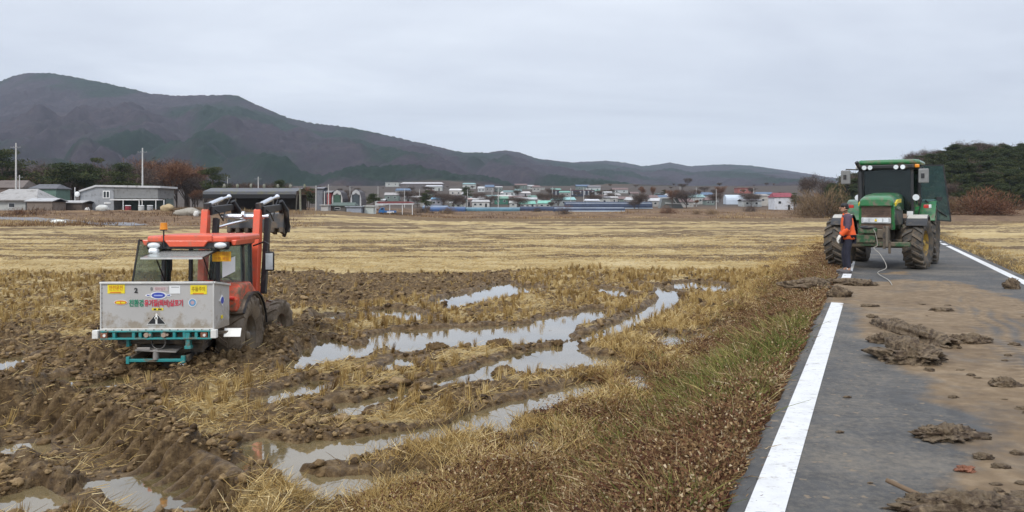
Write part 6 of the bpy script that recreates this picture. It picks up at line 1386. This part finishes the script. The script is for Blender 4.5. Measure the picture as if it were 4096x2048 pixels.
# rope hanging from the front hitch to the road
def gtw(v): return gt.matrix_basis @ Vector(v)
gt_m = Matrix.Translation(GT_LOC) @ Matrix.Rotation(R(148), 4, 'Z')
a = gt_m @ Vector((0.02, 1.16, 1.10))
pts = [a, a+Vector((0.03, -0.05, -0.12)), a+Vector((0.07, -0.08, -0.42)), a+Vector((-0.06, -0.15, -0.5)), a+Vector((0.0, -0.4, -0.66)), a+Vector((-0.12, -1.0, -0.95)), Vector((a.x*0.935, 19.9, 0.06)), Vector((a.x*0.88, 18.2, 0.03)), Vector((a.x*0.83, 17.0, 0.03))]
cur = []
for i in range(len(pts)-1):
    p0, p1, p2, p3 = pts[max(i-1, 0)], pts[i], pts[i+1], pts[min(i+2, len(pts)-1)]
    for k in range(6):
        t = k/6; cur.append(0.5*((2*p1)+(p2-p0)*t+(2*p0-5*p1+4*p2-p3)*t*t+(3*p1-p0-3*p2+p3)*t**3))
m = MB(); m.tube(cur+[pts[-1]], 0.009, 8); m.build('tow_rope', mat('rope', (0.34, 0.32, 0.28), 0.8), None, label='thin pale tow rope hanging from the green tractor down to the road', cat='rope')

# ------------------------------------------------------------------ mud lumps on the road
def mudlump(px, py, r, label, seed, n=26, jit=0.35, straw=0, parts=1, zo=0.0):
    x, y = on(px, py, 0.0); o = None; mb = MB(); rr_ = random.Random(seed)
    for k in range(parts):
        ox = rr_.uniform(-1, 1)*r[0]*0.7 if k else 0; oy = rr_.uniform(-1, 1)*r[1]*0.7 if k else 0; q = 1 if k == 0 else rr_.uniform(0.18, 0.5)
        s0 = seed*3.7+k; c = Vector((ox, oy, r[2]*q*0.35)); V = []; N_, M_ = (56, 30) if k == 0 else (30, 16)
        for i in range(M_+1):
            t = math.pi*i/M_
            for j in range(N_):
                a = 2*math.pi*j/N_; d = Vector((math.sin(t)*math.cos(a), math.sin(t)*math.sin(a), math.cos(t)))
                dq = Vector((d.x*r[0], d.y*r[1], d.z*r[2]))*(1/max(r)); f = 1+jit*1.3*mnoise.noise(d*1.6+Vector((s0, 0, 0)))+jit*0.9*abs(mnoise.noise(dq*5+Vector((0, s0, 0))))+jit*0.6*mnoise.noise(dq*12+Vector((0, 0, s0)))+jit*0.55*mnoise.noise(dq*24+Vector((0, s0, s0)))
                p = Vector((d.x*r[0]*q*f, d.y*r[1]*q*f, max(d.z*r[2]*q*(f+jit*0.9*mnoise.noise(dq*7+Vector((s0, 3, 0)))), -r[2]*0.4*q))); V.append(c+p)
        mb.add(V, [(i*N_+j, (i+1)*N_+j, (i+1)*N_+(j+1) % N_, i*N_+(j+1) % N_) for i in range(M_) for j in range(N_)], 0, True)
    return mb.build('mud_clod', m_lump, None, loc=(x, y, 0.005+zo), label=label, cat='mud clod')
m_lump = mat('road_mud_lump', (0.20, 0.145, 0.088), 0.85, var=0.4, scale=14, bump=1.0, dirt=(0.075, 0.048, 0.028), dirtamt=0.62, dscale=13)
mudlump(3635, 1440, (0.27, 0.34, 0.12), 'large flattened mud clod in the middle of the muddy road', 1, parts=7, jit=0.45)
mudlump(3645, 1345, (0.12, 0.95, 0.11), 'narrow mud ridge running back from the large flattened clod', 21, parts=5)
mudlump(3540, 1370, (0.16, 0.12, 0.07), 'small dark clod touching the left of the large flattened clod', 2, parts=4)
mudlump(3870, 1372, (0.26, 0.10, 0.07), 'crumbly strip of mud right of the large flattened clod', 3, parts=7)
mudlump(3780, 1752, (0.20, 0.12, 0.05), 'long dark mud clod lying nearer the camera on the road', 4, parts=7, jit=0.5)
mudlump(3850, 2050, (0.30, 0.10, 0.06), 'dark heap of mud at the bottom edge of the picture', 5, parts=10, jit=0.5)
mudlump(3690, 2030, (0.10, 0.05, 0.04), 'small lump beside the broken stick at the bottom edge', 25, parts=4, jit=0.5)
mudlump(4045, 1155, (0.15, 0.12, 0.13), 'lone mud lump near the right road marking', 6, parts=2)
mudlump(3355, 1135, (0.50, 0.16, 0.07), 'long bank of mud pushed across the left road marking', 7, parts=10, jit=0.5)
mudlump(3440, 1143, (0.28, 0.14, 0.07), 'right end of the mud bank reaching onto the road', 17, parts=6, jit=0.5)
mudlump(3355, 1188, (0.20, 0.13, 0.12), 'rounded clod at the broken end of the near white marking', 8, parts=3)
mudlump(3225, 1150, (0.45, 0.25, 0.12), 'mud heap on the verge left of the white marking', 9, parts=8)
mudlump(4020, 1545, (0.12, 0.08, 0.05), 'small clod on the right side of the muddy road', 10, parts=3)
mudlump(3770, 1245, (0.16, 0.10, 0.04), 'thin crumb of mud beyond the large clod', 11, parts=5)
mudlump(3480, 1228, (0.14, 0.06, 0.03), 'thin mud flake near the start of the dirty stretch', 12, parts=3)
mudlump(3490, 1272, (0.08, 0.06, 0.03), 'tiny mud crumb left of the road middle', 13, parts=2)
mudlump(3860, 1885, (0.05, 0.04, 0.02), 'reddish clay crumbs near the bottom right', 14, parts=3, jit=0.5).data.materials[0] = mat('red_clay', (0.22, 0.09, 0.05), 0.8, var=0.3, bump=0.5)
rs = random.Random(9)
for i in range(75):
    px, py = rs.uniform(3300, 4200), rs.uniform(1150, 2048)
    x, y = on(px, py, 0); md_ = float(road_mud(np.array([x]), np.array([y]))[0]); s_ = sroad(x, y)
    if rs.random() > 0.12+md_ or s_ > 0.1 or s_ < -3.8: continue
    r_ = rs.uniform(0.012, 0.05) if md_ > 0.3 else rs.uniform(0.008, 0.018); o = mudlump(px, py, (r_*rs.uniform(1, 2.2), r_, r_*0.5), 'small crumb of mud scattered on the road', 100+i, parts=rs.choice([1, 2, 4])); o['group'] = 'mud crumbs on the road'
# broken stick at the bottom
x, y = on(3580, 1990, 0); m = MB(); m.tube([(0, 0, 0.10), (0.12, -0.12, 0.06), (0.24, -0.28, 0.02)], [0.014, 0.016, 0.012], 8)
m.build('broken_stick', mat('stick_wood', (0.15, 0.10, 0.06), 0.85), None, loc=(x-0.05, y, 0.0), label='short broken stick leaning on the mud heap at the bottom edge', cat='stick')
# lumps standing in the puddles
def fieldlump(px, py, r, label, seed):
    x, y = on(px, py, FL); o = mudlump(px, py, tuple(q*0.72 for q in r), label, seed, parts=5, jit=0.28); o.location = (x, y, WL+0.01); o.data.materials[0] = m_clod; return o
m_lump2 = m_clod
for a_ in ((1995, 1385, (0.30, 0.20, 0.18), 'dark mud mound on the near side of the long puddle, right of centre', 31), (1745, 1395, (0.30, 0.18, 0.15), 'dark mud mound at the left of the two on the long puddle', 32), (2232, 1370, (0.12, 0.12, 0.10), 'small mud lump between the long puddle and the curved track of water', 33), (2015, 1485, (0.22, 0.14, 0.12), 'mud mound on the near edge of the curved track of water', 34), (2170, 1470, (0.10, 0.05, 0.03), 'flat dark clod lying in the curved track of water', 35)):
    o = fieldlump(a_[0], a_[1], a_[2], a_[3], a_[4])
    o.data.attributes.new('tint', 'FLOAT', 'POINT').data.foreach_set('value', np.full(len(o.data.vertices), 0.4, np.float32))

# ------------------------------------------------------------------ the man
def skin_obj(name, joints, bones, matr, parent, sub=2, root=0):
    me = bpy.data.meshes.new(name); names = list(joints); me.from_pydata([joints[n][0] for n in names], [(names.index(a), names.index(b)) for a, b in bones], [])
    o = bpy.data.objects.new(name, me); COL.objects.link(o); o.parent = parent; me.materials.append(matr)
    o.modifiers.new('skin', 'SKIN'); sv = me.skin_vertices[0].data
    for i, n in enumerate(names):
        r_ = joints[n][1]; sv[i].radius = r_ if isinstance(r_, tuple) else (r_, r_); sv[i].use_root = (i == root)
    s_ = o.modifiers.new('sub', 'SUBSURF'); s_.levels = sub; s_.render_levels = sub
    for m_ in o.modifiers: 
        if m_.type == 'SKIN': m_.use_smooth_shade = True
    return o
mx_, my_ = on(3394, 1094, 0)
man = empty('person', (mx_, my_, 0.0), R(70), 'person in orange vest, purple grey sleeves and dark trousers standing beside the green tractor', 'person')
# local: faces +y, x to his right
HS = 1.0
skinm = mat('skin_tone', (0.42, 0.23, 0.15), 0.55, var=0.06)
J = dict(pel=((0, 0, 0.95), (0.15, 0.10)), bel=((0, 0.02, 1.10), (0.145, 0.10)), chest=((0, 0.03, 1.32), (0.165, 0.11)), sh=((0, 0.03, 1.45), (0.12, 0.08)), neck=((0, 0.06, 1.54), 0.052), head0=((0, 0.095, 1.61), (0.068, 0.078)), head1=((0, 0.10, 1.70), (0.075, 0.092)), head2=((0, 0.09, 1.765), (0.05, 0.06)),
 lsh=((-0.20, 0.03, 1.44), 0.066), lel=((-0.265, 0.02, 1.16), 0.050), lwr=((-0.23, 0.20, 0.955), 0.028), rsh=((0.19, 0.02, 1.44), 0.062), rel=((0.245, 0.02, 1.16), 0.044), rwr=((0.22, 0.20, 0.95), 0.028),
 lhip=((-0.095, 0, 0.90), 0.085), lkn=((-0.10, 0.04, 0.50), 0.058), lan=((-0.10, -0.02, 0.10), 0.038), lto=((-0.11, 0.15, 0.04), 0.032), rhip=((0.095, 0, 0.90), 0.085), rkn=((0.11, 0.10, 0.50), 0.058), ran=((0.12, 0.06, 0.10), 0.038), rto=((0.13, 0.23, 0.04), 0.032))
skin_obj('body', J, [('pel', 'bel'), ('bel', 'chest'), ('chest', 'sh'), ('sh', 'neck'), ('neck', 'head0'), ('head0', 'head1'), ('head1', 'head2'), ('sh', 'lsh'), ('lsh', 'lel'), ('lel', 'lwr'), ('sh', 'rsh'), ('rsh', 'rel'), ('rel', 'rwr'), ('pel', 'lhip'), ('lhip', 'lkn'), ('lkn', 'lan'), ('lan', 'lto'), ('pel', 'rhip'), ('rhip', 'rkn'), ('rkn', 'ran'), ('ran', 'rto')], skinm, man)
def grow(keys, f, add=0.0): return {k: (J[k][0], tuple((q*f+add) for q in (J[k][1] if isinstance(J[k][1], tuple) else (J[k][1],)*2))) for k in keys}
jk = grow(['bel', 'chest', 'sh', 'lsh', 'lel', 'rsh', 'rel'], 1.08, 0.018); jk['hem'] = ((0, 0.01, 0.90), (0.19, 0.135)); jk['lw2'] = ((-0.235, 0.17, 0.99), (0.044, 0.044)); jk['rw2'] = ((0.222, 0.175, 0.985), (0.044, 0.044)); jk['col'] = ((0, 0.05, 1.515), (0.075, 0.07))
m_slv = mat('purple_grey_cloth', (0.085, 0.055, 0.085), 0.8, var=0.15, scale=9, bump=0.2)
m_vst = mat('orange_cloth', (0.80, 0.11, 0.02), 0.7, var=0.1, scale=9, bump=0.2)
skin_obj('jacket', jk, [('chest', 'bel'), ('bel', 'hem'), ('chest', 'sh'), ('sh', 'col'), ('sh', 'lsh'), ('lsh', 'lel'), ('lel', 'lw2'), ('sh', 'rsh'), ('rsh', 'rel'), ('rel', 'rw2')], m_slv, man, root=1)
m = MB()
def ring(z, rx, ry, yo, n=20): return [(rx*math.cos(2*math.pi*i/n), yo+ry*math.sin(2*math.pi*i/n), z+0.012*math.sin(i*2.1)) for i in range(n)]
secs = [ring(0.88, 0.20, 0.19, -0.01), ring(1.0, 0.19, 0.18, 0.0), ring(1.15, 0.185, 0.165, 0.02), ring(1.30, 0.185, 0.155, 0.03), ring(1.40, 0.175, 0.14, 0.035), ring(1.475, 0.13, 0.11, 0.04), ring(1.53, 0.082, 0.085, 0.055)]
n = 20; V = [p for s_ in secs for p in s_]; m.add(V, [(i*n+j, i*n+(j+1) % n, (i+1)*n+(j+1) % n, (i+1)*n+j) for i in range(6) for j in range(n)], 0, True)
ve = m.build('vest', m_vst, man); sm_ = ve.modifiers.new('thick', 'SOLIDIFY'); sm_.thickness = 0.012
# orange lower sleeves (cuffs and forearms) as in the photo
for kx, a_, b_ in ((1, 'rel', 'rw2'), (-1, 'lel', 'lw2')):
    p0 = Vector(jk[a_][0]); p1 = Vector(jk[b_][0]); m = MB(); m.tube([p0+Vector((0, 0, -0.02)), p0.lerp(p1, .5), p1], [0.070, 0.066, 0.055], 14); m.build('cuff', m_vst, man)
tr = grow(['pel', 'lhip', 'lkn', 'lan', 'rhip', 'rkn', 'ran'], 1.10, 0.016); tr['lan'] = ((-0.10, -0.01, 0.13), (0.062, 0.065)); tr['ran'] = ((0.12, 0.07, 0.13), (0.062, 0.065))
skin_obj('trousers', tr, [('pel', 'lhip'), ('lhip', 'lkn'), ('lkn', 'lan'), ('pel', 'rhip'), ('rhip', 'rkn'), ('rkn', 'ran')], mat('dark_trousers', (0.018, 0.018, 0.032), 0.85, bump=0.2), man)
for (xx, yy) in ((-0.105, 0.06), (0.125, 0.14)):
    m = MB(); m.ball((xx, yy, 0.055), (0.055, 0.15, 0.055), 16, 8); m.box((xx, yy, 0.012), (0.095, 0.27, 0.022)); m.build('shoe', mat('shoe_grey', (0.10, 0.09, 0.09), 0.7), man)
m_glv = mat('white_glove', (0.72, 0.70, 0.64), 0.85)
for sx, w_, in ((1, 'rwr'), (-1, 'lwr')):
    c = Vector(J[w_][0]); g = dict(w=((c.x, c.y-0.005, c.z+0.02), (0.034, 0.034)), p=((c.x, c.y+0.035, c.z-0.055), (0.042, 0.026)), k=((c.x, c.y+0.055, c.z-0.095), (0.040, 0.022)))
    b_ = [('w', 'p'), ('p', 'k')]
    for i_, (ox, ln_) in enumerate(((-0.028, 0.055), (-0.009, 0.07), (0.010, 0.066), (0.028, 0.05))):
        g['f%d' % i_] = ((c.x+ox, c.y+0.066, c.z-0.115), (0.010, 0.010)); g['g%d' % i_] = ((c.x+ox, c.y+0.060-0.01*i_, c.z-0.115-ln_*0.6), (0.009, 0.009)); g['h%d' % i_] = ((c.x+ox, c.y+0.035, c.z-0.115-ln_), (0.008, 0.008)); b_ += [('k', 'f%d' % i_), ('f%d' % i_, 'g%d' % i_), ('g%d' % i_, 'h%d' % i_)]
    g['t0'] = ((c.x-sx*0.035, c.y+0.05, c.z-0.05), (0.012, 0.012)); g['t1'] = ((c.x-sx*0.045, c.y+0.075, c.z-0.09), (0.009, 0.009)); b_ += [('p', 't0'), ('t0', 't1')]
    skin_obj('glove', g, b_, m_glv, man, 1)
# head: nose, ears, eyes, mouth and hair, tilted down
hd = Vector((0, 0.10, 1.69))
m = MB(); m.ball(hd+Vector((0, -0.012, 0.032)), (0.084, 0.098, 0.082), 20, 10, jit=0.10, seed=4); m.ball(hd+Vector((0, -0.05, -0.01)), (0.078, 0.062, 0.075), 16, 8, jit=.1, seed=2); m.build('hair', mat('black_hair', (0.012, 0.011, 0.012), 0.6), man)
m = MB(); m.ball(hd+Vector((0, 0.100, -0.025)), (0.012, 0.020, 0.022), 10, 6); m.build('nose', skinm, man)
m = MB(); m.ball(hd+Vector((0, .055, -.08)), (.035, .035, .03), 12, 6); m.build('chin', skinm, man)
for sx in (-1, 1):
    m = MB(); m.ball(hd+Vector((sx*0.078, -0.005, -0.02)), (0.010, 0.022, 0.032), 10, 6); m.build('ear', skinm, man)
for sx in (-1, 1):
    m = MB(); m.ball(hd+Vector((sx*0.030, 0.083, 0.0)), (0.012, 0.008, 0.006), 8, 5); m.build('eye', m_dark, man)
m = MB(); m.box(hd+Vector((0, 0.091, -0.062)), (0.042, 0.010, 0.006)); m.build('mouth', mat('lips', (0.26, 0.10, 0.08), 0.6), man)

# ------------------------------------------------------------------ the air
hzb = MB(); hzb.box((0, 2000, 398), (13000, 13000, 804)); hm = bpy.data.materials.new('haze'); hm.use_nodes = True; t = hm.node_tree; t.nodes.clear()
ho = t.nodes.new('ShaderNodeOutputMaterial'); pv = t.nodes.new('ShaderNodeVolumePrincipled'); pv.inputs['Color'].default_value = (0.74, 0.85, 1.0, 1); pv.inputs['Density'].default_value = 0.00010; pv.inputs['Anisotropy'].default_value = 0.2
t.links.new(pv.outputs[0], ho.inputs['Volume'])
tag(hzb.build('haze', hm), kind='stuff')
